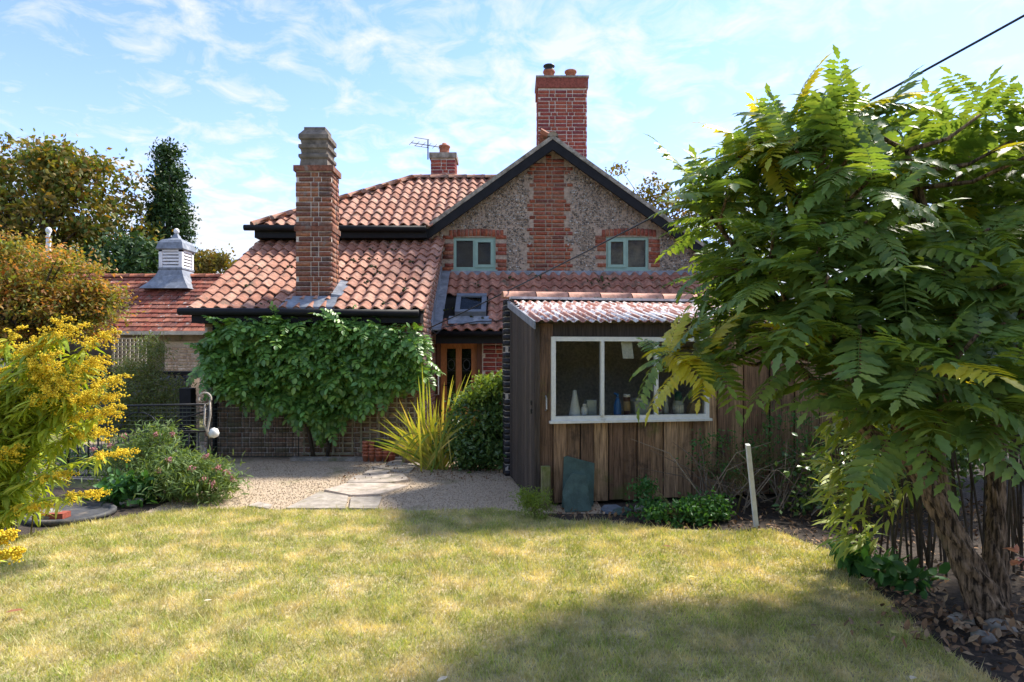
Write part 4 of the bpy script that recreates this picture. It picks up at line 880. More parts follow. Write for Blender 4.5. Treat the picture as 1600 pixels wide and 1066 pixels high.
mp_ = thing('mesh_panel', (-3.8, 9.2, 0), 'dark wire mesh fence panel standing before the brick wall', 'fence')
for a, b in (((-4.42, 9.2, .98), (-3.13, 9.2, .98)), ((-4.42, 9.2, .04), (-3.13, 9.2, .04)), ((-3.13, 9.2, 0), (-3.13, 9.2, .98)), ((-4.42, 9.2, 0), (-4.42, 9.2, .98)), ((-4.42, 9.2, .74), (-3.13, 9.2, .74))): bar(a, b, .007, 'rod', mp_, m_wire)
netting(-4.42, -3.13, 9.2, .04, .98, .05, 'wire_netting', mp_)
MB().box(-4.72, -4.56, 8.9, 9.05, 0, 1.06).build('gate_pier', m_black, None, label='thick black timber post beside the mesh panel', cat='post')
rp = thing('hanging_rope', (-3.72, 7.68, .0), 'looped pale rope hanging on the gate end', 'rope')
lp = [(-3.72, 7.66, .93)] + [(-3.70 - .05 + .075 * math.cos(t), 7.66, 1.0 + .075 * math.sin(t)) for t in np.linspace(-.5, 3.6, 12)]
MB().tube(lp, .012, 6).build('loop', m_rope, rp, True); MB().tube([(-3.69, 7.66, .98), (-3.68, 7.65, .8), (-3.72, 7.66, .62), (-3.69, 7.66, .52)], .012, 6).build('tail', m_rope, rp, True)
MB().tube([(-3.74, 7.64, .93), (-3.75, 7.64, .7), (-3.70, 7.64, .55)], .010, 6).build('tail', m_rope, rp, True)
MB().lathe([(.0, 0), (.05, .02), (.062, .06), (.045, .11), (.0, .13)], (-3.64, 7.66, .52), 10).build('float', m_label, rp, True)
# round iron cover and stones in the left bed
cc = gp(112, 806); dr = thing('drain_cover', cc, 'round dark drain cover set in the lawn edge beside goldenrod', 'drain cover')
MB().lathe([(.37, 0), (.37, .03), (.355, .045), (.32, .045), (.315, .025), (.30, .02), (.27, .022), (0, .022)], cc, 28).build('ring', m_rustplate, dr, True)
for (x, y, r, l) in ((75, 812, .11, 'pale rounded stone at the foot of the goldenrod'), (225, 782, .12, 'mossy dark stone between drain cover and flowers'), (205, 790, .10, 'low mossy stone nearest the drain cover')):
    p = gp(x, y); v = ICO[0] * np.array([r * 1.3, r, r * .62]) * rng.uniform(.85, 1.12, (12, 1)) + np.array([p.x, p.y, r * .35])
    tag(link('bed_stone', np_mesh('bed_stone', v, ICO[1], m_rubble, True)), l, 'stone', 'stones in the left bed')
MB().box(cc.x - .15, cc.x + .07, cc.y - .22, cc.y - .11, .024, .075).build('loose_brick', m_brick_red, None, label='loose red brick lying on the round drain cover', cat='brick')
# fallen leaves on the lawn
for (x, y, sz, m, l) in ((1205, 914, .085, m_pale_leaf, 'large pale dead leaf lying on the right lawn'), (1403, 990, .10, m_yellow_leaf, 'yellow dead leaf on lawn near the tree bed'), (38, 955, .09, m_brown_leaf, 'reddish brown leaf at the left lawn edge'), (318, 941, .05, m_pale_leaf, 'small pale leaf on the lawn left of centre'),
                         (700, 1060, .06, m_pale_leaf, 'pale leaf at the bottom of the lawn'), (628, 836, .05, m_pale_leaf, 'tiny pale leaf near the yard edge'), (1048, 856, .07, m_brown_leaf, 'brown leaf on green lawn before the shed'), (1300, 861, .09, m_brown_leaf, 'curled brown leaf at the soil bed corner'), (1430, 1060, .06, m_pale_leaf, 'pale leaf at lower right lawn'), (1075, 902, .06, m_yellow_leaf, 'orange yellow leaf on the middle lawn')):
    p = gp(x, y, .035); A = basis(rand_dirs(1) * np.array([1, 1, .2]), np.array([[0, 0, 1.0]])) * sz
    v = (A[0] @ OVAL[0].T).T + np.array(p) + np.array([0, 0, .008]); tag(link('fallen_leaf', np_mesh('fallen_leaf', v, OVAL[1], m)), l, 'leaf', 'fallen leaves on the lawn')
# ================================================================ vegetation
def pinnate(L=1.0, pairs=8, ll=.26, lw=.085, teeth=True, droop=.25, seed=0, tri_only=True, fwd=.35):
    r = random.Random(seed); v = []; f = []
    def rach(t): return Vector((L * t * (1 - .08 * droop * t), 0, L * (.10 * t - droop * t * t)))
    # rachis as a thin triangular strip
    b = len(v)
    for i in range(5):
        p = rach(i / 4); w = .007 * L * (1.2 - i / 4); v.extend([tuple(p + Vector((0, w, .0))), tuple(p + Vector((0, -w, 0)))])
    for i in range(4): f.append((b + 2 * i, b + 2 * i + 1, b + 2 * i + 3, b + 2 * i + 2))
    def leaflet(p, d, up, l, w):
        d = d.normalized(); s = up.cross(d).normalized(); n_ = d.cross(s); b = len(v)
        prof = [(0, 0), (.14, .62), (.24, .5), (.40, 1.0), (.50, .66), (.66, .86), (.76, .42), (1.0, 0)] if teeth else [(0, 0), (.25, .8), (.55, 1.0), (.82, .6), (1.0, 0)]
        mid = [(t, 0) for t, _ in prof]; k = len(prof)
        cur = lambda t: p + d * (l * t) - n_ * (l * .16 * t * t)
        for t, q in prof: v.append(tuple(cur(t)))
        for t, q in prof[1:-1]: v.append(tuple(cur(t) + s * (w * q) + n_ * (w * .22 * q)))
        for t, q in prof[1:-1]: v.append(tuple(cur(t) - s * (w * q) + n_ * (w * .22 * q)))
        a = b + k; c = b + 2 * k - 2
        f.append((b, b + 1, a)); f.append((b, c, b + 1))
        for i in range(k - 3): f.append((a + i, b + 1 + i, b + 2 + i, a + i + 1)); f.append((b + 1 + i, c + i, c + i + 1, b + 2 + i))
        f.append((a + k - 3, b + k - 2, b + k - 1)); f.append((b + k - 2, c + k - 3, b + k - 1))
    for i in range(pairs):
        t = .16 + .78 * i / (pairs - 1); p = rach(t); tg = (rach(min(1, t + .02)) - rach(t - .02)).normalized()
        sc = .72 + .5 * math.sin(math.pi * (.15 + .75 * i / (pairs - 1)))
        for sg in (-1, 1):
            d = Vector((0, sg, 0)) + tg * (fwd + r.uniform(-.08, .12)) + Vector((0, 0, r.uniform(-.30, .02)))
            leaflet(p, d, Vector((0, 0, 1)) + tg * .1, ll * L * sc * r.uniform(.9, 1.1), lw * L * sc)
    leaflet(rach(1.0), rach(1.0) - rach(.92), Vector((0, 0, 1)), ll * L * 1.15, lw * L * 1.15)
    return np.array(v), np.array(tri(f))
# ---------------------------------------------------------------- the big pinnate leaved tree on the right
mah = thing('mahonia_tree', gp(1535, 968), 'large multi stemmed mahonia tree with spiny pinnate leaves and fissured bark', 'tree')
def stem(pts, radii, name='trunk', n=10, par=mah):
    P = [px(*p) if len(p) == 3 else Vector(p) for p in pts]; Q = []; rr = []
    for i in range(len(P) - 1):
        for k in range(4):
            t = k / 4; p0 = P[max(i - 1, 0)]; p1 = P[i]; p2 = P[i + 1]; p3 = P[min(i + 2, len(P) - 1)]
            q = .5 * ((2 * p1) + (p2 - p0) * t + (2 * p0 - 5 * p1 + 4 * p2 - p3) * t * t + (3 * p1 - p0 - 3 * p2 + p3) * t ** 3)
            Q.append(q + Vector((random.uniform(-1, 1), random.uniform(-1, 1), 0)) * .004); rr.append((radii[i] * (1 - t) + radii[i + 1] * t) * random.uniform(.94, 1.06))
    Q.append(P[-1]); rr.append(radii[-1]); F = []; fr_ = []
    for i in range(len(Q) - 1):
        m_ = max(1, int((Q[i + 1] - Q[i]).length / .016))
        for k in range(m_): F.append(Q[i].lerp(Q[i + 1], k / m_)); fr_.append(rr[i] + (rr[i + 1] - rr[i]) * k / m_)
    F.append(Q[-1]); fr_.append(rr[-1]); nb = 84 if radii[0] > .06 else (48 if radii[0] > .045 else 24); mb = MB().tube(F, fr_, nb)
    nf = 13 if nb > 60 else (9 if nb > 30 else 6); s_ = 0.0
    for i, c in enumerate(F):                       # fissured bark: deep wandering furrows
        s_ += (F[i] - F[i - 1]).length if i else 0
        for j in range(nb):
            a = 2 * math.pi * j / nb; w_ = a * nf + 2.0 * math.sin(s_ * 11 + a * 2) + 1.2 * math.sin(s_ * 27 + a * 3) + .9 * math.sin(s_ * 61 + a * 7); rdg = abs(math.sin(w_ / 2)) ** .45 * (.75 + .25 * math.sin(s_ * 33 + a * 4))
            kk = 1 + .34 * (rdg - .7) + .05 * math.sin(s_ * 40 + a * 5); v_ = Vector(mb.v[i * nb + j]); mb.v[i * nb + j] = tuple(c + (v_ - c) * kk)
    o = mb.build(name, m_bark, par, True); return Q
SK = []
SK += stem([(1560, 1005, 3.58), (1545, 960, 3.62), (1510, 880, 3.65), (1440, 745, 3.72), (1375, 690, 3.85), (1300, 622, 4.05), (1220, 555, 4.25), (1150, 500, 4.4)], [.15, .10, .075, .054, .044, .036, .026, .014])
SK += stem([(1530, 930, 3.68), (1478, 810, 3.72), (1462, 690, 3.78), (1485, 560, 3.8), (1480, 450, 3.75), (1440, 320, 3.7), (1418, 235, 3.65)], [.08, .055, .05, .046, .04, .028, .014])
SK += stem([(1556, 960, 3.75), (1555, 800, 3.85), (1562, 650, 3.95), (1600, 500, 4.0), (1640, 330, 4.0), (1660, 200, 4.0)], [.075, .05, .045, .04, .03, .014])
SK += stem([(1482, 475, 3.76), (1420, 440, 3.85), (1350, 385, 3.95), (1285, 335, 4.05), (1225, 285, 4.1), (1185, 215, 4.1)], [.05, .046, .042, .034, .026, .014])
SK += stem([(1350, 385, 3.95), (1290, 320, 3.9), (1282, 260, 3.85), (1300, 180, 3.8)], [.03, .026, .022, .012])
SK += stem([(1440, 745, 3.72), (1390, 640, 3.6), (1300, 560, 3.9), (1190, 440, 4.2), (1120, 350, 4.4)], [.05, .036, .03, .022, .012])
SK += stem([(1562, 650, 3.95), (1540, 480, 4.2), (1530, 330, 4.3), (1545, 190, 4.3)], [.05, .04, .03, .014])
SKa = np.array([tuple(p) for p in SK])
crown = [(1050, 500), (1062, 430), (1072, 345), (1110, 300), (1150, 240), (1200, 220), (1260, 215), (1330, 190), (1365, 200), (1385, 250), (1430, 240), (1490, 205), (1550, 190), (1620, 185), (1800, 190), (1800, 560), (1600, 590), (1500, 580), (1400, 590), (1330, 560), (1250, 545), (1180, 530), (1110, 525)]
MV = [pinnate(1, p, .27, w_, True, d, s, fwd=f_) for s, (p, d, w_, f_) in enumerate(((10, .15, .052, .35), (11, .32, .05, .5), (9, .50, .058, .25), (10, .24, .048, .6), (8, .62, .062, .4), (11, .08, .05, .3)))]
lpos, ldir, lup, llen, lvar = [], [], [], [], []
tips = []
while len(tips) < 116:
    X, Y = random.uniform(1040, 1690), random.uniform(135, 600)
    if not poly_in(crown, np.array([X]), np.array([Y]))[0]: continue
    D = random.uniform(3.15, 4.9); 
    if X < 1200: D = random.uniform(3.9, 4.7)
    p = px(X, Y, D)
    if min([(p - q).length for q in tips] + [9]) < .20: continue
    tips.append(p)
tips += [px(*q) for q in ((1040, 545, 4.1), (1085, 560, 4.0), (1330, 165, 3.7), (1195, 225, 3.9), (1545, 170, 3.6), (1150, 245, 4.0), (1390, 610, 3.2), (1480, 610, 3.1), (1560, 600, 3.05), (1330, 590, 3.5), (1640, 620, 3.0), (1250, 560, 3.8), (1440, 560, 3.0), (1530, 520, 3.0), (1400, 650, 3.2), (1470, 640, 3.05), (1590, 650, 3.0), (1120, 560, 4.0), (1095, 300, 4.2), (1230, 200, 3.8), (1280, 195, 3.8))]
br = []
for i, tp_ in enumerate(tips):
    d = np.linalg.norm(SKa - np.array(tp_), axis=1) + .5 * np.maximum(0, SKa[:, 2] - tp_.z); k = int(np.argmin(d)); a = Vector(SKa[k])
    mid = a.lerp(tp_, .5) + Vector((random.uniform(-.05, .05), random.uniform(-.05, .05), -.10 * (tp_ - a).length))
    MB().tube([a, mid, tp_], [.017, .012, .009], 6).build('branch', m_bark, mah, True)
    ax = (tp_ - mid).normalized() * .5 + Vector((0, 0, .75)); ax.normalize()
    nl = random.randint(7, 10); ph = random.uniform(0, 6.28); s = ax.cross(Vector((1, .2, 0))).normalized(); w = ax.cross(s)
    for j in range(nl):
        a_ = ph + j * 2.399; el = random.uniform(-.25, .65) if j < nl - 2 else random.uniform(.7, 1.1)
        d_ = (s * math.cos(a_) + w * math.sin(a_)) * math.cos(el) + ax * math.sin(el)
        lpos.append(tuple(tp_ - ax * random.uniform(0, .10))); ldir.append(tuple(d_)); lup.append(tuple(ax + Vector((0, 0, .5)))); llen.append(random.uniform(.22, .46)); lvar.append(random.randrange(6))
lpos, ldir, lup, llen, lvar = map(np.array, (lpos, ldir, lup, llen, lvar))
LA = basis(ldir, lup) * llen[:, None, None]
uu = 800 + lpos[:, 0] / lpos[:, 1] * FPX
order = np.argsort(np.where(uu < 1640, lpos[:, 1], 99)); near = set(order[:295].tolist())
mme = [np_mesh('leaf', v, t, m_mahonia) for v, t in MV]; mye = np_mesh('leaf', *MV[1], m_mahonia_y)
ytip = [px(1195, 225, 3.9), px(1050, 550, 4.05), px(1085, 560, 4.0)]  # tips where yellow leaf colour stands in for backlit glow
yel = np.array([min((Vector(p) - q).length for q in ytip) < .16 and random.random() < .6 for p in lpos]) | (rng.random(len(lpos)) < .015)
for i in range(len(lpos)):
    if i in near:
        o = link('leaf', mye if yel[i] else mme[lvar[i]], mah, lpos[i]); M_ = Matrix([list(r) for r in LA[i]]); o.rotation_euler = M_.to_euler(); o.scale = (llen[i],) * 3
rest = np.array([i not in near for i in range(len(lpos))])
for k in range(6):
    q = rest & (lvar == k) & ~yel; scatter('foliage', MV[k], LA[q], lpos[q], m_mahonia, mah, kind='stuff')
q = rest & yel
if q.any(): scatter('yellow_foliage', MV[1], LA[q], lpos[q], m_mahonia_y, mah, kind='stuff')

# ---------------------------------------------------------------- generic leafy crown
def crown_tree(name, base, label, cat, lobes, ncl, per, lsize, m, trunk_r=.15, spread=.35, shape=LEAF, group=None, shell=.5, bark=m_bark_far, branches=True, up=.35, parts=('trunk', 'crown'), flat=1.0):
    """lobes: (centre, radii) ellipsoids; leaf clusters fill them, limbs run to the clusters"""
    base = Vector(base); t = thing(name, base, label, cat, group); cl = []
    vol = np.array([r[0] * r[1] * r[2] for c, r in lobes]) ** .7; vol /= vol.sum()
    for (c, r), w in zip(lobes, vol):
        k = max(2, int(ncl * w)); d = rand_dirs(k); rad = rng.uniform(shell ** 3, 1, k) ** (1 / 3) * rng.uniform(.82, 1.08, k)
        cl.append(np.array(c) + d * rad[:, None] * np.array(r))
    cl = np.concatenate(cl); cl = cl[cl[:, 2] > base.z + .02]
    cs = rng.uniform(.6, 1.35, len(cl)); pos = np.repeat(cl, per, 0) + rng.normal(size=(len(cl) * per, 3)) * (np.repeat(cs, per) * spread)[:, None] * np.array([1, 1, .62 * flat])
    pos = pos[pos[:, 2] > base.z + .01]
    if branches:
        top = Vector(np.mean([c for c, r in lobes], axis=0)); mb = MB(); hub = [base.lerp(top, q) + Vector((random.uniform(-.1, .1), random.uniform(-.1, .1), 0)) * trunk_r * 3 for q in (0, .3, .6, 1.0)]
        mb.tube([base - Vector((0, 0, .05))] + hub[1:], [trunk_r, trunk_r * .8, trunk_r * .6, trunk_r * .3], 8)
        for p in cl[::max(1, len(cl) // 70)]:
            p = Vector(p); q = random.uniform(.3, .9); a = base.lerp(top, q); mb.tube([a, a.lerp(p, .5) + Vector((0, 0, .06 * (p - a).length)), p], [trunk_r * .3, trunk_r * .16, trunk_r * .04], 5, False)
        mb.build(parts[0], bark, t, True)
    leaves(parts[1], pos, lsize, m, t, shape, up); return t
def E(x, y, D, rx, ry, rz=None): return (tuple(px(x, y, D)), (rx, rz or rx, ry))
# far trees
T1 = 28
crown_tree('chestnut_tree', (-21, T1, 0), 'broad autumn tinted tree filling the upper left beyond the outbuilding', 'tree',
           [E(60, 340, T1, 3.2, 2.9), E(150, 320, T1, 2.0, 2.4), E(110, 275, T1, 1.8, 1.6), E(10, 290, T1, 2.2, 2.0), E(190, 400, T1, 1.6, 2.4), E(60, 440, T1, 3.4, 1.8), E(-80, 330, T1, 3.5, 3.2)], 330, 80, .26, m_chest, .35, .42)
tw_ = MB()
for i in range(7):
    a = px(random.uniform(70, 100), 275, T1); mbp = [a, px(random.uniform(40, 90), 245, T1), px(random.uniform(35, 80), random.uniform(214, 235), T1)]; tw_.tube(mbp, [.05, .03, .012], 5)
tw_.build('bare_twigs', m_bark_far, bpy.data.objects['chestnut_tree'])
T2 = 30
crown_tree('columnar_tree', (px(264, 500, T2).x, T2, 0), 'tall narrow dark green columnar tree behind the cupola', 'tree',
           [E(264, 250, T2, .42, .9), E(263, 300, T2, .75, 1.3), E(264, 360, T2, .95, 1.7), E(262, 430, T2, 1.1, 1.9), E(240, 430, T2, .8, 1.2)], 420, 70, .17, m_conif, .2, .2)
crown_tree('evergreen_tree', (px(220, 500, 26).x, 26, 0), 'dark evergreen mass below the autumn tree and behind the tiled roof', 'tree',
           [E(190, 430, 26, 1.5, 1.5), E(230, 415, 26, 1.2, 1.3), E(140, 440, 26, 1.6, 1.2)], 120, 80, .22, m_conif, .2, .35)
crown_tree('small_tree', (px(335, 500, 27).x, 27, 0), 'small thin yellowing tree between cupola and extension roof', 'tree', [E(325, 415, 27, .8, .5), E(350, 412, 27, .55, .35), E(312, 408, 27, .4, .4)], 44, 42, .19, m_autumn, .08, .22)
crown_tree('thin_tree', (px(1010, 500, 24).x, 24, 0), 'thin leaved autumn tree behind the right gable slope', 'tree', [E(1040, 315, 24, .8, .55), E(1010, 300, 24, .5, .4), E(1085, 330, 24, .9, .6), E(960, 268, 24, .35, .25), E(1130, 330, 24, 1.2, .9)], 70, 36, .17, m_autumn, .1, .22)
# japanese maple
crown_tree('japanese_maple', (px(20, 600, 12).x, 12, 0), 'domed japanese maple with orange and green autumn leaves', 'tree',
           [E(30, 420, 12, 1.0, .75), E(-40, 440, 12, 1.3, 1.0), E(90, 440, 12, .85, .55), E(130, 480, 12, .62, .45), E(40, 490, 12, 1.3, .5), E(-60, 520, 12, 1.3, .5), E(150, 465, 12, .35, .4), E(100, 525, 12, .7, .3)], 330, 110, .085, m_maple, .12, .20, flat=.55, shell=.7, up=.6)
# dark hedge mass behind the right tree, and an added unseen hedge for dark window reflections
crown_tree('boundary_shrub', (6.5, 8.2, 0), 'dark evergreen shrub mass behind the mahonia on the right', 'shrub', [((5.4, 8.0, 1.3), (1.4, 1.0, 1.3)), ((7.4, 8.2, 1.7), (1.6, 1.2, 1.7)), ((6.4, 8.6, 2.6), (1.6, 1.0, 1.0)), ((9.2, 8.2, 1.8), (1.6, 1.2, 1.8))], 240, 60, .10, m_hedge, .12, .28)
crown_tree('dark_laurel', (4.0, 6.3, 0), 'dark shrub in the shade between shed and bamboo', 'shrub', [((3.45, 6.05, .5), (.45, .4, .55)), ((4.3, 6.4, .8), (.6, .5, .85)), ((3.0, 5.95, .3), (.4, .25, .3))], 110, 60, .07, m_laurel, .03, .14)
hd_ = thing('reflection_hedge', (0, -7, 0), 'added unseen hedge behind the camera for dark window reflections', 'hedge')
n = 16000; leaves('foliage', np.stack([rng.uniform(-14, 12, n), -7 + rng.normal(size=n) * .35, rng.uniform(0, 3.6, n)], 1), .24, m_hedge, hd_)
MB().box(-14, 12, -7.6, -7.25, 0, 3.4).build('hedge_core', m_moss, hd_)

# ---------------------------------------------------------------- wisteria on the extension wall
WV = pinnate(1, 6, .30, .085, False, .35, 5)
wi = thing('wisteria', (-3.0, 9.35, 0), 'dense green wisteria covering the extension wall', 'climber')
wpoly = [(322, 530), (335, 512), (380, 502), (470, 503), (540, 500), (600, 505), (650, 518), (667, 540), (664, 585), (630, 592), (600, 605), (560, 635), (520, 655), (495, 660), (480, 642), (440, 632), (400, 618), (340, 598), (322, 570)]
n = 4200; X = rng.uniform(315, 670, n); Y = rng.uniform(484, 695, n); k = poly_in(wpoly, X, Y) | (poly_in(wpoly, X * .94 + 30, Y * .93 + 40) & (rng.random(n) < .10)); X, Y = X[k], Y[k]
th = rng.uniform(0, 1, len(X)) ** .7; bul = .32 * np.clip(1 - ((Y - 555) / 150.) ** 2, .2, 1) * (1 + .5 * np.sin(X * .06 + 1) * np.cos(Y * .07 + X * .03)); D = 9.32 - th * bul
keep = rng.random(len(X)) < .75; X, Y, D, th = X[keep], Y[keep], D[keep], th[keep]
P = np.stack([(X - 800) * D / FPX, D, EYE + (HOR - Y) * D / FPX], 1); n = len(P)
dr_ = rng.normal(size=(n, 3)) * .6 + np.array([0, -.75, -.25]); A = basis(dr_, rand_dirs(n) * .5 + np.array([0, -.5, 1.0])) * rng.uniform(.16, .34, n)[:, None, None]
scatter('foliage', WV, A, P, m_wist, wi, kind='stuff')
mb = MB()
for (x, s) in ((-2.95, -1), (-2.75, 1)):
    mb.tube([(x, 9.33, 0), (x + .1 * s, 9.3, .6), (x - .05 * s, 9.28, 1.2), (x + .3 * s, 9.28, 1.8)], [.03, .026, .02, .012], 7)
mb.build('stem', m_bark_far, wi, True)
# ---------------------------------------------------------------- clipped shrub, strap-leaved clump
crown_tree('clipped_shrub', (-.40, 8.55, 0), 'rounded dark evergreen shrub beside the shed end wall', 'shrub', [((-.40, 8.5, .56), (.46, .40, .52)), ((-.14, 8.5, .72), (.26, .30, .38)), ((-.58, 8.45, .30), (.28, .3, .30)), ((-.2, 8.45, .25), (.28, .3, .25))], 230, 44, .062, m_laurel, .03, .085, OVAL, shell=.72)
crown_tree('lime_shrub', (-.12, 8.75, 0), 'yellow green shoots crowning the dark evergreen shrub', 'shrub', [((-.20, 8.4, 1.14), (.32, .28, .12)), ((-.02, 8.4, 1.24), (.12, .2, .10)), ((-.45, 8.35, 1.0), (.15, .2, .1))], 70, 40, .055, m_lime, .012, .06, OVAL)
ph_ = thing('strap_leaf_clump', (-1.06, 8.5, 0), 'clump of long arching green and yellow strap leaves', 'plant')
def strap(a, b, w, me_name, par, m, sag=.2, n=7):
    a, b = Vector(a), Vector(b); mb = MB(); d = (b - a); side = d.cross(Vector((random.uniform(-.6, .6), -1, random.uniform(-.3, .3)))).normalized()
    for i in range(n):
        t = i / (n - 1); p = a.lerp(b, t) + Vector((0, 0, sag * d.length * 4 * t * (1 - t) * .5)); ww = w * (1 - t ** 3) * (.7 + .6 * t if t < .5 else 1) + .0006
        mb.v += [tuple(p + side * ww), tuple(p - side * ww + Vector((0, .3 * ww, 0)))]
    mb.f = [(2 * i, 2 * i + 1, 2 * i + 3, 2 * i + 2) for i in range(n - 1)]; return mb.build(me_name, m, par)
for i in range(120):
    a = Vector((-1.06 + random.gauss(0, .10), 8.5 + random.gauss(0, .09), 0)); an = random.uniform(-1.15, .75); ln = random.uniform(.6, 1.15) * (1.25 if -.1 < an < .5 else .9)
    b = a + Vector((math.sin(an) * ln, random.uniform(-.35, .2), math.cos(an) * ln * random.uniform(.8, 1.05)))
    strap(a, b, random.uniform(.010, .017), 'leaf', ph_, m_phorm, random.uniform(.03, .25))
for i in range(8):
    a = Vector((-1.0 + random.gauss(0, .1), 8.4, .45)); b = a + Vector((random.uniform(-.55, .25), -.3, -.35)); strap(a, b, .012, 'leaf', ph_, m_phorm, .55)
for i in range(7): strap((-.05 + random.gauss(0, .06), 8.75, .9), (.0 + random.uniform(-.12, .22), 8.75, 1.45 + random.uniform(-.15, .2)), .011, 'leaf', ph_, m_phorm, .05)
# ---------------------------------------------------------------- goldenrod
def plume_stem(root, base, tip, par, plume=.3, nl=46, lsz=.12, arch=.25, npl=430, ps=.022):
    base, tip = Vector(base), Vector(tip); d = tip - base; pts = []
    for i in range(9):
        t = i / 8; pts.append(base + Vector((d.x * t ** 1.6, d.y * t ** 1.6, d.z * (t + arch * math.sin(math.pi * t) * .6))))
    MB().tube(pts, [.006 * (1 - .7 * i / 8) for i in range(9)], 5, False).build('stem', m_stem, par)
    P = np.array([tuple(p) for p in pts]); tt = rng.uniform(.12, .92, nl) * 8; i0 = np.clip(tt.astype(int), 0, 7); fr_ = (tt - i0)[:, None]; lp = P[i0] * (1 - fr_) + P[i0 + 1] * fr_
    ld = rng.normal(size=(nl, 3)) * np.array([1, 1, .25]) + np.array([0, 0, -.35]); root['L'].append(lp); root['D'].append(ld); root['S'].append(np.full(nl, lsz) * rng.uniform(.6, 1.25, nl))
    tang = (P[8] - P[6]); tang /= np.linalg.norm(tang)
    for b in range(9):                                   # side sprays of the plume
        q = b / 8; st = P[8] - tang * plume * (1 - q) * .9; an = b * 2.4; side = np.array([math.cos(an), math.sin(an) * .7, .35]); sl = plume * (.62 - .38 * q)
        u = rng.uniform(0, 1, npl // 9)[:, None]; curve = st + (side + tang * .5) * sl * u - np.array([0, 0, 1]) * sl * .55 * u * u
        root['P'].append(curve + rng.normal(size=curve.shape) * .011)
def goldenrod(name, base, label, stems, **kw):
    t = thing(name, base, label, 'plant'); root = dict(L=[], D=[], S=[], P=[])
    for b, tip in stems: plume_stem(root, b, tip, t, **kw)
    L_, D_, S_ = (np.concatenate(root[k]) for k in 'LDS'); A = basis(D_, rand_dirs(len(D_)) * .4 + np.array([0, 0, 1.0])) * S_[:, None, None]
    scatter('foliage', LANCE, A, L_, m_gold_leaf, t, kind='stuff')
    Pp = np.concatenate(root['P']); s_ = rng.uniform(.0042, .0078, len(Pp)); scatter('plume', (ICO[0][:, :], ICO[1]), euler_mats(*[rng.uniform(0, 6, len(Pp)) for _ in range(3)]) * s_[:, None, None], Pp, m_plume, t, kind='stuff'); return t
stems = []
for i in range(30):
    b = (random.uniform(-4.65, -4.05), random.uniform(4.9, 5.4), 0); X = random.uniform(-60, 190); Y = random.uniform(500, 640) if X > 20 else random.uniform(540, 640); stems.append((b, px(X, Y + (40 if X > 150 else 0), random.uniform(4.7, 5.3))))
for X, Y in ((170, 520), (120, 510), (150, 560), (95, 500), (70, 530), (185, 590), (50, 545)): stems.append(((-4.3 + random.uniform(-.2, .2), 5.1, 0), px(X, Y, 4.9)))
for X, Y in ((195, 705), (150, 770), (100, 740), (60, 790), (20, 700)): stems.append(((-4.35, 5.0, 0), px(X, Y, 4.8)))
goldenrod('goldenrod', (-4.35, 5.1, 0), 'tall arching goldenrod with yellow plumes at the left edge', stems, nl=150, lsz=.16, plume=.30)
goldenrod('goldenrod', (-3.05, 3.6, 0), 'low goldenrod plume leaning in at the lower left corner', [((-3.25, 3.6, 0), px(22, 862, 3.5)), ((-3.3, 3.6, 0), px(-20, 840, 3.5)), ((-3.3, 3.55, 0), px(10, 835, 3.55))], plume=.16, nl=20, lsz=.09, npl=480)
# ---------------------------------------------------------------- valerian and feathery shrub near the gate
def bush(name, base, label, lobes, ncl, per, ls, m, shape, spread=.07, cat='plant', flowers=None, shell=.5):
    t = crown_tree(name, base, label, cat, lobes, ncl, per, ls, m, .012, spread, shape, shell=shell, parts=('stem', 'foliage'), bark=m_stem)
    if flowers:
        mf, nf, per_f, sz = flowers; c = []
        for k in range(nf):
            (cc_, rr_) = random.choice(lobes); d = rand_dirs(1)[0]; d[2] = abs(d[2]) + .2; d[1] = -abs(d[1]); d /= np.linalg.norm(d); c.append(np.array(cc_) + d * np.array(rr_) * random.uniform(1.0, 1.25))
        for k in c:
            pp = k + rng.normal(size=(per_f, 3)) * sz; q = rng.uniform(.006, .011, per_f); scatter('flower', ICO, np.repeat(np.eye(3)[None], per_f, 0) * q[:, None, None], pp, mf, t)
    return t
bush('valerian', (-3.55, 6.75, 0), 'pink flowering valerian bush at the lawn edge by the gate', [((-3.35, 6.65, .24), (.36, .32, .24)), ((-3.75, 6.8, .26), (.34, .32, .26)), ((-3.15, 6.6, .17), (.22, .25, .17))], 150, 36, .085, m_valer, LANCE, .075, flowers=(m_pink, 9, 22, .016))
bush('tall_valerian', (-4.15, 7.1, 0), 'taller pink valerian growing against the iron gate', [((-4.1, 7.1, .36), (.40, .25, .34)), ((-4.45, 7.1, .28), (.30, .25, .28)), ((-4.05, 7.1, .62), (.3, .2, .16))], 80, 26, .085, m_valer, LANCE, .085, flowers=(m_pink, 6, 20, .015))
bush('fern_plant', (-3.95, 6.6, 0), 'low fresh green leafy plant beneath the valerian', [((-3.98, 6.55, .12), (.26, .18, .13))], 36, 30, .09, m_herb, OVAL, .06)
bush('feathery_shrub', (-6.2, 10.6, 0), 'tall feathery grey green shrub behind the iron gate', [((-6.3, 10.6, .85), (.55, .4, .75)), ((-5.85, 10.6, .6), (.45, .4, .6)), ((-6.75, 10.6, .5), (.5, .4, .5)), ((-6.15, 10.6, 1.5), (.25, .25, .35))], 260, 40, .09, m_feather, LANCE, .12, cat='shrub')
bush('yard_grass_tuft', (-6.5, 8.8, 0), 'green lawn patch and weeds beyond the iron gate', [((-6.2, 8.8, .05), (1.5, .6, .08)), ((-5.0, 8.6, .05), (.9, .5, .07))], 150, 40, .09, m_herb, LANCE, .10)
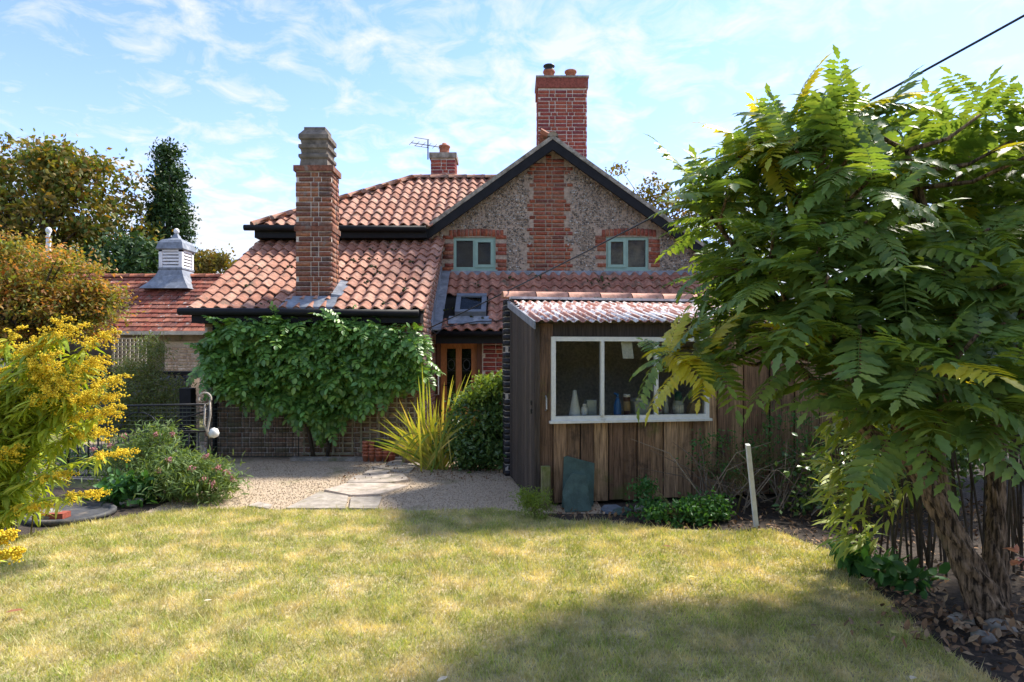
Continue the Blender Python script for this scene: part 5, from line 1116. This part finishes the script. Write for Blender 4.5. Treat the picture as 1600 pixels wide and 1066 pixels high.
bush('euphorbia', gp(838, 812), 'small bright green bushy plant at the shed corner', [(tuple(gp(838, 812) + Vector((0, .05, .12))), (.16, .14, .14)), (tuple(gp(822, 812) + Vector((0, .05, .17))), (.08, .08, .12))], 60, 36, .035, m_lime, LANCE, .035)
c0 = gp(1065, 822)
bush('herb_robert', c0, 'low spreading green leafy ground plant before the shed', [(tuple(c0 + Vector((0, .12, .08))), (.42, .18, .10)), (tuple(c0 + Vector((.28, .2, .12))), (.25, .15, .12)), (tuple(c0 + Vector((-.25, .35, .2))), (.10, .08, .16))], 90, 36, .04, m_herb, OVAL, .045)
bush('trailing_rose', gp(1150, 800), 'sparse leafy trailing stems growing up the shed planks', [(tuple(gp(1140, 795) + Vector((0, .1, .5))), (.42, .12, .35)), (tuple(gp(1230, 795) + Vector((0, .2, .6))), (.4, .15, .42))], 80, 16, .035, m_herb, OVAL, .06)
c0 = gp(1415, 925)
bush('hellebore', c0, 'low broad leaved green plant at the tree bed edge', [(tuple(c0 + Vector((0, .1, .10))), (.16, .16, .10)), (tuple(c0 + Vector((-.1, .35, .12))), (.14, .14, .12))], 26, 12, .10, m_herb, OVAL, .05)
pl_ = thing('pink_leaf_sprig', gp(1600, 940), 'pinkish leaf sprig at the right edge', 'plant'); c0 = px(1592, 868, 3.2)
MB().tube([gp(1640, 985), c0 + Vector((.15, 0, -.05)), c0], .004, 5).build('stem', m_twig, pl_); leaves('leaf', np.array([tuple(c0)] * 7) + rng.normal(size=(7, 3)) * .02, .07, m_pinkleaf, pl_, OVAL)
# ---------------------------------------------------------------- bamboo behind the trunk
bm = thing('bamboo_clump', (3.2, 4.4, 0), 'clump of bamboo with yellow green leaves and dry canes behind the trunk', 'bamboo')
cp_ = []
for i in range(110):
    a = Vector((random.uniform(2.55, 4.6), random.uniform(4.25, 4.9), 0)); b = a + Vector((random.gauss(-.05, .12), random.gauss(0, .1), random.uniform(1.0, 2.0))); MB().tube([a, a.lerp(b, .5) + Vector((random.gauss(0, .02), 0, 0)), b], [.008, .007, .004], 5, False).build('cane', m_cane, bm); cp_.append((a, b))
L_, D_ = [], []
for i in range(120):
    X, Y = random.uniform(1300, 1425), random.uniform(640, 850); 
    if X > 1300 + 110 * (1 - abs(Y - 745) / 140.) + 45: continue
    p = np.array(px(X, Y, random.uniform(4.0, 4.5)))
    for j in range(random.randint(4, 7)): L_.append(p + rng.normal(size=3) * .025); D_.append(np.array([-.8, -.45, -.12]) + rng.normal(size=3) * .45)
L_, D_ = np.array(L_), np.array(D_); A = basis(D_, rand_dirs(len(D_)) * .4 + np.array([0, 0, 1.0])) * rng.uniform(.11, .21, len(D_))[:, None, None]
scatter('foliage', LANCE, A, L_, m_bamboo, bm, kind='stuff')
# stones and curled leaves at the foot of the trunk
for (x, y, r, l) in ((1500, 975, .07, 'grey stone at the foot of the mahonia trunk'), (1535, 1000, .06, 'pale stone among the litter below the trunk'), (1560, 985, .08, 'largest rounded stone below the trunk')):
    p = gp(x, y); v = ICO[0] * np.array([r * 1.2, r, r * .6]) * rng.uniform(.85, 1.12, (12, 1)) + np.array([p.x, p.y, r * .3]); tag(link('bed_stone', np_mesh('bed_stone', v, ICO[1], m_rubble, True)), l, 'stone', 'stones below the mahonia')
n = 260; c0 = gp(1520, 990); leaves('curled_leaves', np.array(c0) + np.stack([rng.normal(size=n) * .28, rng.normal(size=n) * .2, rng.uniform(.01, .08, n)], 1), .055, m_litter, None, OVAL, .5, label='pile of curled dead leaves below the mahonia trunk', cat='leaf litter')
